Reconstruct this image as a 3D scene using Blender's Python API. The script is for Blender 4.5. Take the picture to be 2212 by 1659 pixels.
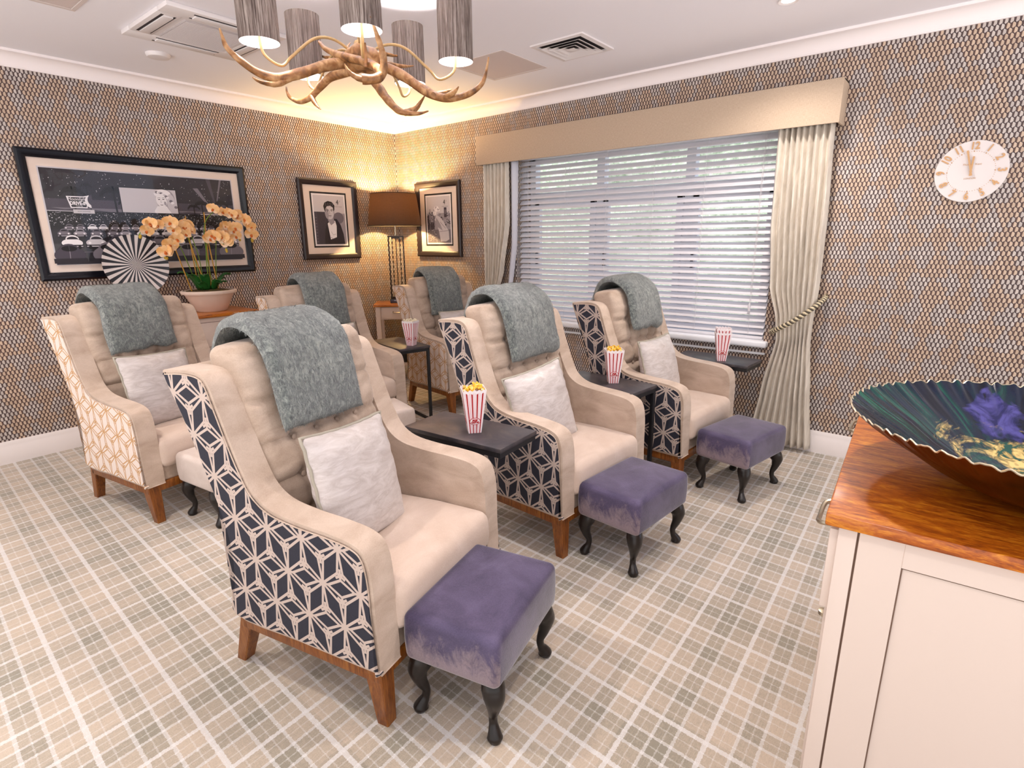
import bpy, bmesh, math, random
from mathutils import Vector, Matrix, noise
PI = math.pi
for o in list(bpy.data.objects): bpy.data.objects.remove(o)
C = bpy.context.scene.collection
SC = bpy.context.scene
H = 2.445            # ceiling height; room corner at the origin, left wall y=0, window wall x=0

# ---------------------------------------------------------------- camera
cd = bpy.data.cameras.new('camera'); cam = bpy.data.objects.new('camera', cd); C.objects.link(cam)
r = Vector((0.627181, -0.778822, -0.008975)); u = Vector((0.201569, 0.151171, 0.967738)); F = Vector((0.752339, 0.608756, -0.251798))
M = Matrix((r, u, -F)).transposed().to_4x4(); M.translation = Vector((-3.8595, -4.5808, 1.3501))
cam.matrix_world = M
cd.sensor_fit = 'HORIZONTAL'; cd.sensor_width = 36; cd.lens = 1197.72 * 36 / 2212; cd.clip_start = 0.02
SC.camera = cam
# ---------------------------------------------------------------- world, lights, exposure
w = bpy.data.worlds.new('world'); SC.world = w; w.use_nodes = True
wn = w.node_tree; bg = wn.nodes['Background']; bg.inputs[1].default_value = 1.0
# surroundings: cool daylight beyond the window (+x), warm added fill from the open back (-x), lower half boosted for the ceiling
_tc = wn.nodes.new('ShaderNodeTexCoord'); _sp = wn.nodes.new('ShaderNodeSeparateXYZ'); wn.links.new(_tc.outputs['Generated'], _sp.inputs[0])
def _gt(k, v):
    n = wn.nodes.new('ShaderNodeMath'); n.operation = 'GREATER_THAN'; n.inputs[1].default_value = v; wn.links.new(_sp.outputs[k], n.inputs[0]); return n.outputs[0]
def _mx(f, a, b):
    n = wn.nodes.new('ShaderNodeMix'); n.data_type = 'RGBA'; n.clamp_result = False; wn.links.new(f, n.inputs[0])
    for v, i in ((a, 6), (b, 7)):
        if isinstance(v, tuple): n.inputs[i].default_value = (*v, 1)
        else: wn.links.new(v, n.inputs[i])
    return n.outputs[2]
wn.links.new(_mx(_gt(0, 0.25), _mx(_gt(2, 0.0), (2.45, 2.33, 2.30), (.92, .89, .88)), (1.0, 1.14, 1.48)), bg.inputs[0])
SC.view_settings.view_transform = 'Standard'; SC.view_settings.look = 'None'
SC.view_settings.exposure = 0.25; SC.view_settings.gamma = 1.0; SC.view_settings.use_curve_mapping = False
def lamp(name, kind, loc, power, col, size=0.1, rot=(0, 0, 0), **kw):
    d = bpy.data.lights.new(name, kind); d.energy = power; d.color = col
    if kind == 'AREA': d.shape = 'DISK'; d.size = size
    else: d.shadow_soft_size = size
    for k, v in kw.items(): setattr(d, k, v)
    o = bpy.data.objects.new(name, d); C.objects.link(o); o.location = loc; o.rotation_euler = rot
    return o
DOWNLIGHTS = [(-0.67, -3.72), (-3.75, -2.5), (-3.6, -0.75), (-2.2, -4.35), (-3.9, -4.4)]
DLP = [26, 30, 24, 22, 14]
for (x, y), pw in zip(DOWNLIGHTS, DLP):
    lamp('downlight_lamp', 'SPOT', (x, y, H - 0.03), pw * 2.3, (1.0, 0.90, 0.82), 0.05, spot_size=2.4, spot_blend=0.9)

sun = lamp('hedge_fill_sun', 'SUN', (2, -2, 6), 2.2, (1, .98, .95), rot=(0, math.radians(-38), math.radians(8))); sun.data.angle = 0.2  # added sun from over the roof, brightens the hedge and paving outside

# ---------------------------------------------------------------- node graph helper
class E:
    def __init__(s, g, k): s.g = g; s.k = k
    def _o(s, op, *a):
        n = s.g.nt.nodes.new('ShaderNodeMath'); n.operation = op
        for i, v in enumerate((s,) + a):
            if isinstance(v, E): s.g.nt.links.new(v.k, n.inputs[i])
            else: n.inputs[i].default_value = v
        return E(s.g, n.outputs[0])
    def __add__(s, b): return s._o('ADD', b)
    __radd__ = __add__
    def __sub__(s, b): return s._o('SUBTRACT', b)
    def __rsub__(s, b): return s * -1 + b
    def __mul__(s, b): return s._o('MULTIPLY', b)
    __rmul__ = __mul__
    def __truediv__(s, b): return s._o('DIVIDE', b)
    def abs(s): return s._o('ABSOLUTE')
    def round(s): return s._o('ROUND')
    def floor(s): return s._o('FLOOR')
    def fract(s): return s._o('FRACT')
    def sin(s): return s._o('SINE')
    def sqrt(s): return s._o('SQRT')
    def gt(s, b): return s._o('GREATER_THAN', b)
    def lt(s, b): return s._o('LESS_THAN', b)
    def max(s, b): return s._o('MAXIMUM', b)
    def min(s, b): return s._o('MINIMUM', b)
    def atan2(s, b): return s._o('ARCTAN2', b)
    def clamp(s): return s.max(0.0).min(1.0)
def lin(c):
    return tuple((v / 12.92 if v <= 0.04045 else ((v + 0.055) / 1.055) ** 2.4) for v in c)
def hexc(h): return lin(tuple(int(h[i:i + 2], 16) / 255 for i in (0, 2, 4)))
class G:
    def __init__(s, name, rough=0.7, metal=0.0, **kw):
        s.m = bpy.data.materials.new(name); s.m.use_nodes = True; s.nt = s.m.node_tree
        s.b = s.nt.nodes['Principled BSDF']; s.b.inputs['Roughness'].default_value = rough; s.b.inputs['Metallic'].default_value = metal
        for k, v in kw.items(): s.b.inputs[k].default_value = v
        s.tc = s.nt.nodes.new('ShaderNodeTexCoord'); sx = s.nt.nodes.new('ShaderNodeSeparateXYZ')
        s.nt.links.new(s.tc.outputs['Object'], sx.inputs[0])
        s.x, s.y, s.z = (E(s, sx.outputs[i]) for i in range(3))
    def uv(s):
        sx = s.nt.nodes.new('ShaderNodeSeparateXYZ'); s.nt.links.new(s.tc.outputs['UV'], sx.inputs[0])
        return E(s, sx.outputs[0]), E(s, sx.outputs[1])
    def vec(s, a, b, c):
        n = s.nt.nodes.new('ShaderNodeCombineXYZ')
        for i, v in enumerate((a, b, c)):
            if isinstance(v, E): s.nt.links.new(v.k, n.inputs[i])
            else: n.inputs[i].default_value = v
        return E(s, n.outputs[0])
    def noise(s, scale=5.0, stretch=(1, 1, 1), detail=2.0, dist=0.0, rough=0.5, v=None):
        n = s.nt.nodes.new('ShaderNodeTexNoise'); n.inputs['Scale'].default_value = scale
        n.inputs['Detail'].default_value = detail; n.inputs['Distortion'].default_value = dist; n.inputs['Roughness'].default_value = rough
        v = v or s.vec(s.x * stretch[0], s.y * stretch[1], s.z * stretch[2])
        s.nt.links.new(v.k, n.inputs['Vector'])
        return E(s, n.outputs['Fac'])
    def white(s, v):
        n = s.nt.nodes.new('ShaderNodeTexWhiteNoise'); n.noise_dimensions = '3D'; s.nt.links.new(v.k, n.inputs['Vector'])
        return E(s, n.outputs['Value'])
    def mix(s, f, a, b):
        n = s.nt.nodes.new('ShaderNodeMix'); n.data_type = 'RGBA'
        def put(v, i):
            if isinstance(v, E): s.nt.links.new(v.k, n.inputs[i])
            elif isinstance(v, (int, float)): n.inputs[i].default_value = v
            else: n.inputs[i].default_value = (*v[:3], 1)
        put(f, 0); put(a, 6); put(b, 7)
        return E(s, n.outputs[2])
    def ramp(s, f, stops):
        n = s.nt.nodes.new('ShaderNodeValToRGB'); s.nt.links.new(f.k, n.inputs[0]); e = n.color_ramp.elements
        while len(e) < len(stops): e.new(0.5)
        for i, (p, c) in enumerate(stops): e[i].position = p; e[i].color = (*c[:3], 1)
        return E(s, n.outputs[0])
    def col(s, c):
        if isinstance(c, E): s.nt.links.new(c.k, s.b.inputs['Base Color'])
        else: s.b.inputs['Base Color'].default_value = (*c[:3], 1)
        return s
    def rough(s, e): s.nt.links.new(e.k, s.b.inputs['Roughness']); return s
    def bump(s, h, strength=0.3, dist=0.01):
        n = s.nt.nodes.new('ShaderNodeBump'); n.inputs['Strength'].default_value = strength; n.inputs['Distance'].default_value = dist
        s.nt.links.new(h.k, n.inputs['Height']); s.nt.links.new(n.outputs[0], s.b.inputs['Normal']); return s
    def emit(s, c, st):
        s.b.inputs['Emission Color'].default_value = (*c[:3], 1); s.b.inputs['Emission Strength'].default_value = st; return s
def plain(name, h, rough=0.6, metal=0.0, **kw): return G(name, rough, metal, **kw).col(hexc(h)).m

# ---------------------------------------------------------------- materials
# wallpaper: stretched hexagons, each with a light face and a dark face
def mk_wallpaper():
    g = G('wallpaper', 0.55); U = (g.x + g.y) / 0.0207; V = g.z / 0.0475
    a1 = U.round(); b1 = V.round(); ax = U - a1; ay = (V - b1) * 1.732
    a2 = (U - 0.5).round() + 0.5; b2 = (V - 0.5).round() + 0.5; cx = U - a2; cy = (V - b2) * 1.732
    k = (ax * ax + ay * ay).gt(cx * cx + cy * cy); nk = 1 - k
    gx = ax * nk + cx * k; gy = ay * nk + cy * k; ia = a1 * nk + a2 * k; ib = b1 * nk + b2 * k
    hexd = gx.abs().max(gx.abs() * 0.5 + gy.abs() * 0.866)
    line = hexd.gt(0.445)
    light = (gx + gy * 0.10).lt(0.14) * hexd.lt(0.44)
    light = light * (gx * 0.45 + gy.abs() * 0.9).lt(0.43)
    wob = (g.noise(1, v=g.vec(ia * 0.11, ib * 0.15, 0.0)) - 0.5) * 3.0
    tri = (((ia + wob) / 6.6).fract() - 0.5).abs(); t2 = (((ib - wob * 0.4) / 3.3).fract() - 0.5).abs()
    jit = g.white(g.vec(ia, ib, 0.5))
    sil = (tri + t2 + (jit - 0.5) * 0.30).gt(0.53)
    tan = g.mix(jit, hexc('cfb8a2'), hexc('bba48f')); silver = g.mix(jit, hexc('cfc5be'), hexc('bab0aa'))
    lc = g.mix(sil, tan, silver); dc = g.mix(sil, hexc('5a4038'), hexc('503e3c'))
    c = g.mix(light, dc, lc); c = g.mix(line, c, hexc('35262a'))
    g.col(c); return g.m
WALLPAPER = mk_wallpaper()
# plaid carpet
def mk_carpet():
    g = G('plaid_carpet', 0.95, **{'Sheen Weight': 0.3}); X = g.x; Y = g.y
    n0 = g.noise(420, detail=3, rough=0.7); 
    jx = (g.noise(160) - 0.5) * 0.009
    U = (X + Y * -0.042 + 2.557 + 0.062) / 0.2235 + jx / 0.22; V = (Y - X * 0.036 + 4.026 - 2.791 * 0.036 - 0.0) / 0.1975 + jx / 0.2
    u = U.fract(); v = V.fract()
    def band(t, c, wd): return ((t - c).abs()).lt(wd)
    def bandw(t, wd): return t.min(1 - t).lt(wd)
    wide = lambda t: bandw(t, 0.034)
    thin = lambda t: band(t, 0.37, 0.023) + band(t, 0.66, 0.023)
    hair = lambda t: band(t, 0.16, 0.009) + band(t, 0.51, 0.010) + band(t, 0.84, 0.009)
    dark = lambda t: band(t, 0.51, 0.16)
    dash = g.noise(1.0, v=g.vec(X * 55, Y * 260, 0.0), detail=2); dash2 = g.noise(1.0, v=g.vec(X * 260, Y * 55, 3.0), detail=2)
    big = lambda t, q: ((t / 3.0).fract()).lt(q)
    gr = dark(u) * 0.32 + dark(v) * 0.32 + 0.10
    gr = gr + ((U / 3.0).fract().lt(0.36)) * 0.22 + (((V + 1) / 3.0).fract().lt(0.36)) * 0.22
    gr = (gr + (dash - 0.5) * 0.7 + (dash2 - 0.5) * 0.5 + (n0 - 0.5) * 1.1).clamp()
    base = g.mix(gr, hexc('cab8a5'), hexc('928b7b'))
    ln = (wide(u) + wide(v)) * 0.82 + (thin(u) + thin(v)) * 0.62 + (hair(u) + hair(v)) * 0.34
    ln = (ln.min(1.0) * 0.9 + ((n0 - 0.5) * 1.3 + (dash + dash2 - 1.0) * 0.6) * ln.min(1.0)).clamp()
    c = g.mix(ln, base, hexc('e2dfde'))
    g.col(c); g.bump(n0 + g.noise(900) * 0.6, 0.5, 0.006); return g.m
CARPET = mk_carpet()
WHITE = plain('white_paint', 'ece4e2', 0.45); CEIL = plain('ceiling_paint', 'f2f0f6', 0.8); COVE = plain('cornice_paint', 'f4ecec', 0.6)
PVC = plain('white_window_frame', 'eef0f6', 0.35)
def mk_wood(name, a, b, c, scale=1.0, stretch=(1, 14, 14), rough=0.35, coat=0.0):
    g = G(name, rough, **{'Coat Weight': coat, 'Coat Roughness': 0.15})
    n = g.noise(6 * scale, stretch, 6, 1.2, 0.65); n2 = g.noise(60 * scale, stretch, 2)
    g.col(g.ramp((n * 0.8 + n2 * 0.25), [(0.35, hexc(a)), (0.52, hexc(b)), (0.7, hexc(c))]))
    g.bump(n2, 0.1, 0.002); return g.m
LEGWOOD = mk_wood('stained_leg_wood', '50260c', '824818', 'a0662a', 1.0, (9, 9, 1))
OAK = mk_wood('oak_top_wood', '7a3808', 'b5681c', 'd08a34', 0.9, (1.2, 9, 9), 0.3, 0.25)
OAKS = mk_wood('oiled_oak_top_wood', '6a2a04', 'a85408', 'd68a20', 1.1, (7, 1.5, 7), 0.42, 0.08)
CREAMP = plain('cream_painted_wood', 'd6c5ba', 0.45)
GROOVE = plain('groove_shadow_gap', '6e5648', 0.8)
def mk_velvet(name, a, b, sheen=0.6, sc=9.0, st=(1, 1, 1), bumpy=0.25, nap_sheen=None):
    g = G(name, 0.75, **{'Sheen Weight': sheen, 'Sheen Roughness': 0.4})
    n = g.noise(sc, st, 5, 0.6, 0.6); m = g.noise(260, (1, 1, 1), 2)
    g.col(g.mix(((n - 0.5) * 2.4 + 0.5 + (m - 0.5) * 0.6).clamp(), hexc(a), hexc(b)))
    g.bump(m * 0.5 + n * 0.3, bumpy, 0.004); return g.m
BEIGE = mk_velvet('beige_velvet', 'ae9886', 'ccb8a8', 0.35, 7, (1, 1, 2.2))
BEIGEC = mk_velvet('beige_velvet_cushion', 'a08b79', 'c4b0a0', 0.3, 8, (1, 1, 1.5))
BEIGES = mk_velvet('beige_velvet_seat', 'c2ab9b', 'd4c1b4', 0.35, 4, (1, 2, 1))
def mk_purple():
    g = G('purple_velvet_with_painted_sheen', 0.8, **{'Sheen Weight': 0.7, 'Sheen Roughness': 0.35})
    n = g.noise(7, (1, 1, 1), 5, 0.6, 0.6); m = g.noise(260, (1, 1, 1), 2); e = g.noise(26, (1, 1, .6), 8, .6, .75)
    c = g.mix(((n - 0.5) * 2.6 + 0.5 + (m - 0.5) * 0.7).clamp(), hexc('352c48'), hexc('5a506e'))
    side = g.x.lt(-0.195); nap_sheen = ((0.295 - g.z + (g.y * -0.12)) * 13 + (e - 0.5) * 4.0).clamp() * side  # paler velvet sheen painted into the colour, low on the -x side
    c = g.mix(nap_sheen * 0.68, c, g.mix(m, hexc('8f7c80'), hexc('a8979a'))); g.col(c); g.bump(m * 0.5 + n * 0.3, 0.3, 0.004); return g.m
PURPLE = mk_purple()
STOOLB = mk_velvet('pale_velvet_footstool', 'bfae a4'.replace(' ', ''), 'd5c7c0', 0.4, 7)
def mk_geo(name, base, line, wd, basev):
    g = G(name, 0.8); L = 0.118; s3 = math.sqrt(3) / 2
    Y = (g.y + 0.205) / 0.132; Z = (g.z - 0.324) / 0.139
    d = None
    for ang in (0, 60, 120):
        ca, sa = math.cos(math.radians(ang)), math.sin(math.radians(ang))
        uu = Y * ca + Z * sa; vv = Z * ca - Y * sa
        n = (vv / s3).round(); dv = (vv - n * s3).abs(); t = ((uu - n * 0.5).fract() - 0.5).abs()
        hw, ln = (0.19, 0.72) if ang == 0 else (0.205, 1.0)
        di = (1 - (t * 2 / ln + dv / hw)).abs() / math.sqrt(4 / ln ** 2 + 1 / hw ** 2)
        if ang == 0: di = di.min(dv.max(ln / 2 - t).max(0.0))
        dc = t.max((hw + 0.0 - dv)).max(0.0)
        dd = di.min(dc)
        d = dd if d is None else d.min(dd)
    n = g.noise(300, (1, 1, 1), 2)
    mask = d.lt(wd)
    g.col(g.mix(mask, g.mix(n, hexc(base), hexc(basev)), g.mix(n, hexc(line), hexc(line))))
    g.bump(mask * 0.6 + n * 0.3, 0.3, 0.003); return g.m
NAVYPAT = mk_geo('navy_geometric_fabric', '1d1f2c', 'c4b2a8', 0.029, '2c2c3a')
CREAMPAT = mk_geo('cream_geometric_fabric', 'e2d3ca', 'c69a6c', 0.022, 'eee0d8')
NAVYBACK = plain('navy_plain_fabric', '23232f', 0.85)
def mk_throw(k, a, b, c):
    g = G('mohair_throw_wool_%s' % k, 0.95, **{'Sheen Weight': 0.8, 'Sheen Roughness': 0.5})
    n = g.noise(38, (1.5, 1, 0.8), 8, 1.2, 0.75); f = g.noise(170, (2.0, 1, .6), 4, 0.8, 0.7); q = g.noise(5, (1, 1, 1), 2)
    g.col(g.ramp((n * 0.55 + f * 0.35 + q * 0.15), [(0.44, hexc(a)), (0.52, hexc(b)), (0.61, hexc(c))]))
    g.bump(n + f, 0.9, 0.012); return g.m
THROW = mk_throw('a', '2b363b', '64706e', 'b4bcb4')
def mk_satin():
    g = G('silver_satin', 0.32, **{'Sheen Weight': 0.2})
    wv = g.noise(9, (1, 1, 3.2), 6, 2.2, 0.6)
    g.col(g.mix(((wv - 0.5) * 3 + 0.5).clamp(), hexc('b5aaa6'), hexc('d0c8c6'))); g.bump(((wv * 14).sin()) * 0.3 + g.noise(200), 0.18, 0.004)
    return g.m
SATIN = mk_satin()
CORD = plain('twisted_cord', 'a59e90', 0.6)
BLACKM = plain('black_painted_metal', '17171b', 0.45); BLACKG = plain('black_lacquer', '141219', 0.22)
LEGBLK = plain('black_cabriole_wood', '1b1513', 0.3)
def mk_slate():
    g = G('dark_slate_laminate', 0.38); n = g.noise(7, (1, 1, 1), 6, 1.0, 0.65)
    g.col(g.ramp(n, [(0.3, hexc('26242a')), (0.5, hexc('3a363b')), (0.72, hexc('5a4f4c'))])); return g.m
SLATE = mk_slate()
FRAMEB = plain('black_glossy_frame', '0d0d16', 0.22, **{'Specular IOR Level': 0.35}); FRAMED = plain('dark_brown_frame', '2a2022', 0.35)
MATB = plain('picture_mount_card', 'e6d4c8', 0.8)
def grey(n, v): return plain('print_ink_' + n, v, 0.5)
K0, K1, K2, K3, K4, K5, K6 = grey('black', '0c0a10'), grey('charcoal', '242029'), grey('dark_grey', '443e4a'), grey('mid_grey', '736c76'), grey('grey', '9d97a0'), grey('pale_grey', 'cbc6cc'), grey('white', 'eeeaee')
def mk_glass(nm='picture_glass', fac=0.014):
    m = bpy.data.materials.new(nm); m.use_nodes = True; nt = m.node_tree; nt.nodes.clear()
    o = nt.nodes.new('ShaderNodeOutputMaterial'); t = nt.nodes.new('ShaderNodeBsdfTransparent'); gl = nt.nodes.new('ShaderNodeBsdfGlossy'); gl.inputs['Roughness'].default_value = 0.02
    mx = nt.nodes.new('ShaderNodeMixShader'); mx.inputs[0].default_value = fac
    nt.links.new(t.outputs[0], mx.inputs[1]); nt.links.new(gl.outputs[0], mx.inputs[2]); nt.links.new(mx.outputs[0], o.inputs[0]); return m
GLASS = mk_glass()
def mk_linen(name, a, b, sc=1.0, rough=0.85):
    g = G(name, rough); n = g.noise(1, v=g.vec((g.x + g.y) * 500 * sc, g.z * 60 * sc, 0.0), detail=2); m = g.noise(1, v=g.vec((g.x + g.y) * 60 * sc, g.z * 500 * sc, 3.0), detail=2)
    g.col(g.mix(((n + m - 1.0) * 1.3 + 0.5).clamp(), hexc(a), hexc(b))); g.bump(n + m, 0.25, 0.002); return g.m
LINEN = mk_linen('pelmet_linen', 'b09a84', 'c7b39e')
def mk_curt():
    g = G('curtain_satin_fabric', 0.5, **{'Sheen Weight': 0.3}); n = g.noise(1, v=g.vec(g.y * 60, g.z * 7, 0.0), detail=5, dist=1.0)
    g.col(g.mix(((n - 0.5) * 2 + 0.5).clamp(), hexc('c0b5a6'), hexc('e0d7ca'))); g.bump(n, 0.3, 0.006); return g.m
CURT = mk_curt(); LINING = plain('curtain_lining', 'd4d6e2', 0.8)
SLAT = plain('blind_slat_white', 'e6e4ea', 0.45)
GOLD = plain('rose_gold_metal', 'c49a70', 0.3, 0.85); STEEL = plain('brushed_metal', 'b4a894', 0.3, 1.0)
CLOCKF = plain('clock_face_white', 'e4dcda', 0.5)
def mk_antler():
    g = G('antler_horn', 0.45); n = g.noise(28, (1, 1, 1), 5, 0.5); m = g.noise(5, (1, 1, 1), 2)
    g.col(g.ramp((n * 0.7 + m * 0.3), [(0.34, hexc('46290e')), (0.5, hexc('8a5c30')), (0.66, hexc('c39a6c'))])); g.bump(n, 0.6, 0.006); return g.m
ANTLER = mk_antler(); TINE = plain('antler_tip_horn', 'd8c3a2', 0.4); BRASSP = plain('cream_brass_arm', 'b99868', 0.4, 0.2)
def mk_shade():
    g = G('silk_shade_fabric', 0.7); n = g.noise(1, v=g.vec(g.x * 240, g.y * 240, g.z * 6), detail=4, rough=0.75)
    rc_ = g.ramp(n, [(0.36, hexc('4e403a')), (0.48, hexc('86776f')), (0.62, hexc('c4b8b0'))]); g.col(rc_)
    g.b.inputs['Transmission Weight'].default_value = 0.0
    tr = g.nt.nodes.new('ShaderNodeBsdfTranslucent'); g.nt.links.new(rc_.k, tr.inputs[0])
    mx = g.nt.nodes.new('ShaderNodeMixShader'); mx.inputs[0].default_value = 0.45
    out = g.nt.nodes['Material Output']; g.nt.links.new(g.b.outputs[0], mx.inputs[1]); g.nt.links.new(tr.outputs[0], mx.inputs[2]); g.nt.links.new(mx.outputs[0], out.inputs[0])
    return g.m
SHADE = mk_shade(); SHADEIN = plain('shade_lining_white', 'f4f0f2', 0.6)
BULB = G('frosted_bulb', 0.5).col((1, 1, 1)).emit((1.0, 0.93, 0.86), 14).m
def mk_lshade():
    g = G('dark_linen_lamp_shade', 0.85); n = g.noise(1, v=g.vec(g.x * 160, g.y * 160, g.z * 60), detail=3, rough=0.7); m = g.noise(1, v=g.vec(g.x * 30, g.y * 30, g.z * 400), detail=2)
    g.col(g.mix((n + m - 0.5).clamp(), hexc('1c1612'), hexc('40342a')))
    tr = g.nt.nodes.new('ShaderNodeBsdfTranslucent'); tr.inputs[0].default_value = (0.42, 0.26, 0.12, 1)
    mx = g.nt.nodes.new('ShaderNodeMixShader'); mx.inputs[0].default_value = 0.16
    out = g.nt.nodes['Material Output']; g.nt.links.new(g.b.outputs[0], mx.inputs[1]); g.nt.links.new(tr.outputs[0], mx.inputs[2]); g.nt.links.new(mx.outputs[0], out.inputs[0])
    return g.m
LSHADE = mk_lshade()
WARMB = G('warm_bulb', 0.5).col((1, 1, 1)).emit((1.0, 0.7, 0.35), 20).m
CARTW = plain('popcorn_carton_white', 'f2e8ea', 0.4)
def mk_carton():
    g = G('striped_popcorn_carton', 0.4); U, V = g.uv()
    a = ((U - 0.5) * 4.1).fract()
    s = ((a - 0.5).abs()).lt(0.15)
    q = (((U - 0.5) * 4.1 + 0.5).fract() - 0.5).abs()
    t = (q - 0.17).abs().lt(0.028) + q.lt(0.022)
    c = g.mix(t.clamp(), hexc('f6eef0'), hexc('d890a0')); c = g.mix(s, c, hexc('b01018')); c = g.mix(V.gt(0.93), c, hexc('f3eaec')); c = g.mix((U - 0.5).abs().gt(0.46), c, hexc('f3eaec')); g.col(c); return g.m
CARTON = mk_carton(); RED = plain('carton_red_ink', 'b01018', 0.4)
def mk_pop():
    g = G('buttered_popcorn', 0.6); n = g.noise(90, detail=2); g.col(g.ramp(n, [(0.4, hexc('e8a818')), (0.55, hexc('f6cf50')), (0.68, hexc('fbf0d0'))])); return g.m
POP = mk_pop(); POPW = plain('plain_popcorn', 'f2e6cc', 0.6)
def mk_plate():
    g = G('striped_plate_glaze', 0.3); th = g.z.atan2(g.x) / (2 * PI) * 26
    g.col(g.mix((th + 100).fract().lt(0.5), hexc('d8d0ce'), hexc('17171f'))); return g.m
PLATE = mk_plate()
POT = plain('cream_ceramic_pot', 'e2cdbf', 0.5)
MOSS = G('moss_soil', 0.95); MOSS.col(MOSS.ramp(MOSS.noise(60, detail=4), [(0.4, hexc('33220f')), (0.55, hexc('5b3c16')), (0.65, hexc('4a5a1c'))])); MOSS = MOSS.m
LEAF = plain('orchid_leaf_green', '1f5a22', 0.3); STEM = plain('orchid_stem_green', '6d8a20', 0.45); CANE = plain('bamboo_cane', 'b8862c', 0.5)
def mk_petal():
    g = G('orchid_petal_peach', 0.5, **{'Subsurface Weight': 0.1}); n = g.noise(14, detail=3)
    g.col(g.ramp(n, [(0.35, hexc('e2a04e')), (0.5, hexc('efbe86')), (0.65, hexc('f4d8bc'))])); return g.m
PETAL = mk_petal(); LIP = plain('orchid_lip_orange', 'c8641a', 0.5); BUD = plain('orchid_bud_yellow', 'b8982a', 0.5)
def mk_bowl():
    g = G('marbled_enamel', 0.10, **{'Specular IOR Level': 0.35})
    n = g.noise(7, (1, 1, 1), 7, 2.5, 0.62); m = g.noise(4.5, (1, 1, 1), 6, 3.0, 0.6)
    base = g.ramp(n, [(0.36, hexc('050a1c')), (0.47, hexc('0a1c33')), (0.54, hexc('06413c')), (0.64, hexc('0c5a48')), (0.74, hexc('10303a'))])
    th = g.y.atan2(g.x); rad = (g.x * g.x + g.y * g.y).sqrt(); st = g.noise(1, v=g.vec(th * 9, rad * 5, 0.0), detail=4, dist=1.0)
    base = g.mix(((rad - 0.12) * 8).clamp(), base, g.ramp(st, [(0.38, hexc('04081a')), (0.5, hexc('0a1630')), (0.6, hexc('052c30')), (0.76, hexc('0f6450'))]))
    goldm = ((1 - (g.x - 0.11) * (g.x - 0.11) / 0.008 - (g.y + 0.05) * (g.y + 0.05) / 0.045 + (m - 0.5) * 5.5) * 2.2).clamp()
    c = g.mix(goldm, base, g.ramp(g.noise(30, detail=7, dist=2.5), [(0.40, hexc('1c4a40')), (0.49, hexc('a08850')), (0.60, hexc('dcc07a'))]))
    pm = ((1 - (g.x - 0.24) * (g.x - 0.24) / 0.004 - (g.y - 0.08) * (g.y - 0.08) / 0.003 + (g.noise(11, detail=6, dist=2.0) - 0.5) * 4) * 2.5).clamp()
    c = g.mix(pm, c, g.ramp(g.noise(16, detail=5, dist=2.0), [(0.4, hexc('1c1c50')), (0.6, hexc('4c488c'))])); g.col(c); return g.m
BOWLIN = mk_bowl()
def mk_copper():
    g = G('dark_copper_rippled', 0.3, 0.85); n = g.noise(5, (1, 1, 1), 3); g.col(g.ramp(n, [(0.4, hexc('2c1206')), (0.6, hexc('7a3c10'))])); return g.m
COPPER = mk_copper(); RIM = plain('bowl_rim_silver', 'd8cbb0', 0.3, 0.8)
HEDGE = G('hedge_leaves', 0.8); HEDGE.col(HEDGE.ramp(HEDGE.noise(14, detail=8, rough=0.8), [(0.35, hexc('7f9a7c')), (0.5, hexc('c4d4c2')), (0.66, hexc('f2f6f4'))])); HEDGE = HEDGE.m
PAVE = plain('pale_paving', 'c9c6c4', 0.8)
VENTW = plain('vent_white_plastic', 'e4dede', 0.45); VENTD = plain('vent_dark_gap', '30282a', 0.8); GRILLE = plain('grille_grey_mesh', 'b9b0b0', 0.7)

# ---------------------------------------------------------------- mesh helpers
def link(name, bm, mat, parent=None, smooth=35, recalc=True):
    if recalc: bmesh.ops.recalc_face_normals(bm, faces=bm.faces)
    me = bpy.data.meshes.new(name); bm.to_mesh(me); bm.free()
    if isinstance(mat, (list, tuple)):
        for m in mat: me.materials.append(m)
    else: me.materials.append(mat)
    if smooth:
        for p in me.polygons: p.use_smooth = True
        me.set_sharp_from_angle(angle=math.radians(smooth))
    o = bpy.data.objects.new(name, me); C.objects.link(o); o.parent = parent
    return o
def tag(o, label, cat, group=None, kind=None):
    o['label'] = label; o['category'] = cat
    if group: o['group'] = group
    if kind: o['kind'] = kind
    return o
def empty(name, loc, rz=0, label=None, cat=None, group=None, rot=None):
    o = bpy.data.objects.new(name, None); C.objects.link(o); o.location = loc; o.rotation_euler = rot or (0, 0, rz); o.empty_display_size = 0.05
    if label: tag(o, label, cat, group)
    return o
def struct(name, bm, mat, label=None, parent=None, **kw):
    o = link(name, bm, mat, parent, **kw)
    if not parent:
        o['kind'] = 'structure'
        if label: o['label'] = label; o['category'] = name.split('_')[0]
    return o
def B(bm, x0, x1, y0, y1, z0, z1, bev=0.0, seg=2):
    vs = [bm.verts.new((x, y, z)) for x in (x0, x1) for y in (y0, y1) for z in (z0, z1)]
    fs = [bm.faces.new([vs[i] for i in q]) for q in ((0, 1, 3, 2), (4, 6, 7, 5), (0, 4, 5, 1), (2, 3, 7, 6), (0, 2, 6, 4), (1, 5, 7, 3))]
    if bev: bmesh.ops.bevel(bm, geom=list({e for f in fs for e in f.edges}), offset=bev, segments=seg, affect='EDGES', profile=0.5)
    return bm
def NB(): return bmesh.new()
def box(*a, **k): return B(NB(), *a, **k)
def coords(h, r, n, k=4):
    a = [-h + r * i / k for i in range(k)]; m = [-h + r + (2 * (h - r)) * i / n for i in range(n + 1)]
    return a + m + [-x for x in reversed(a)]
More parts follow.
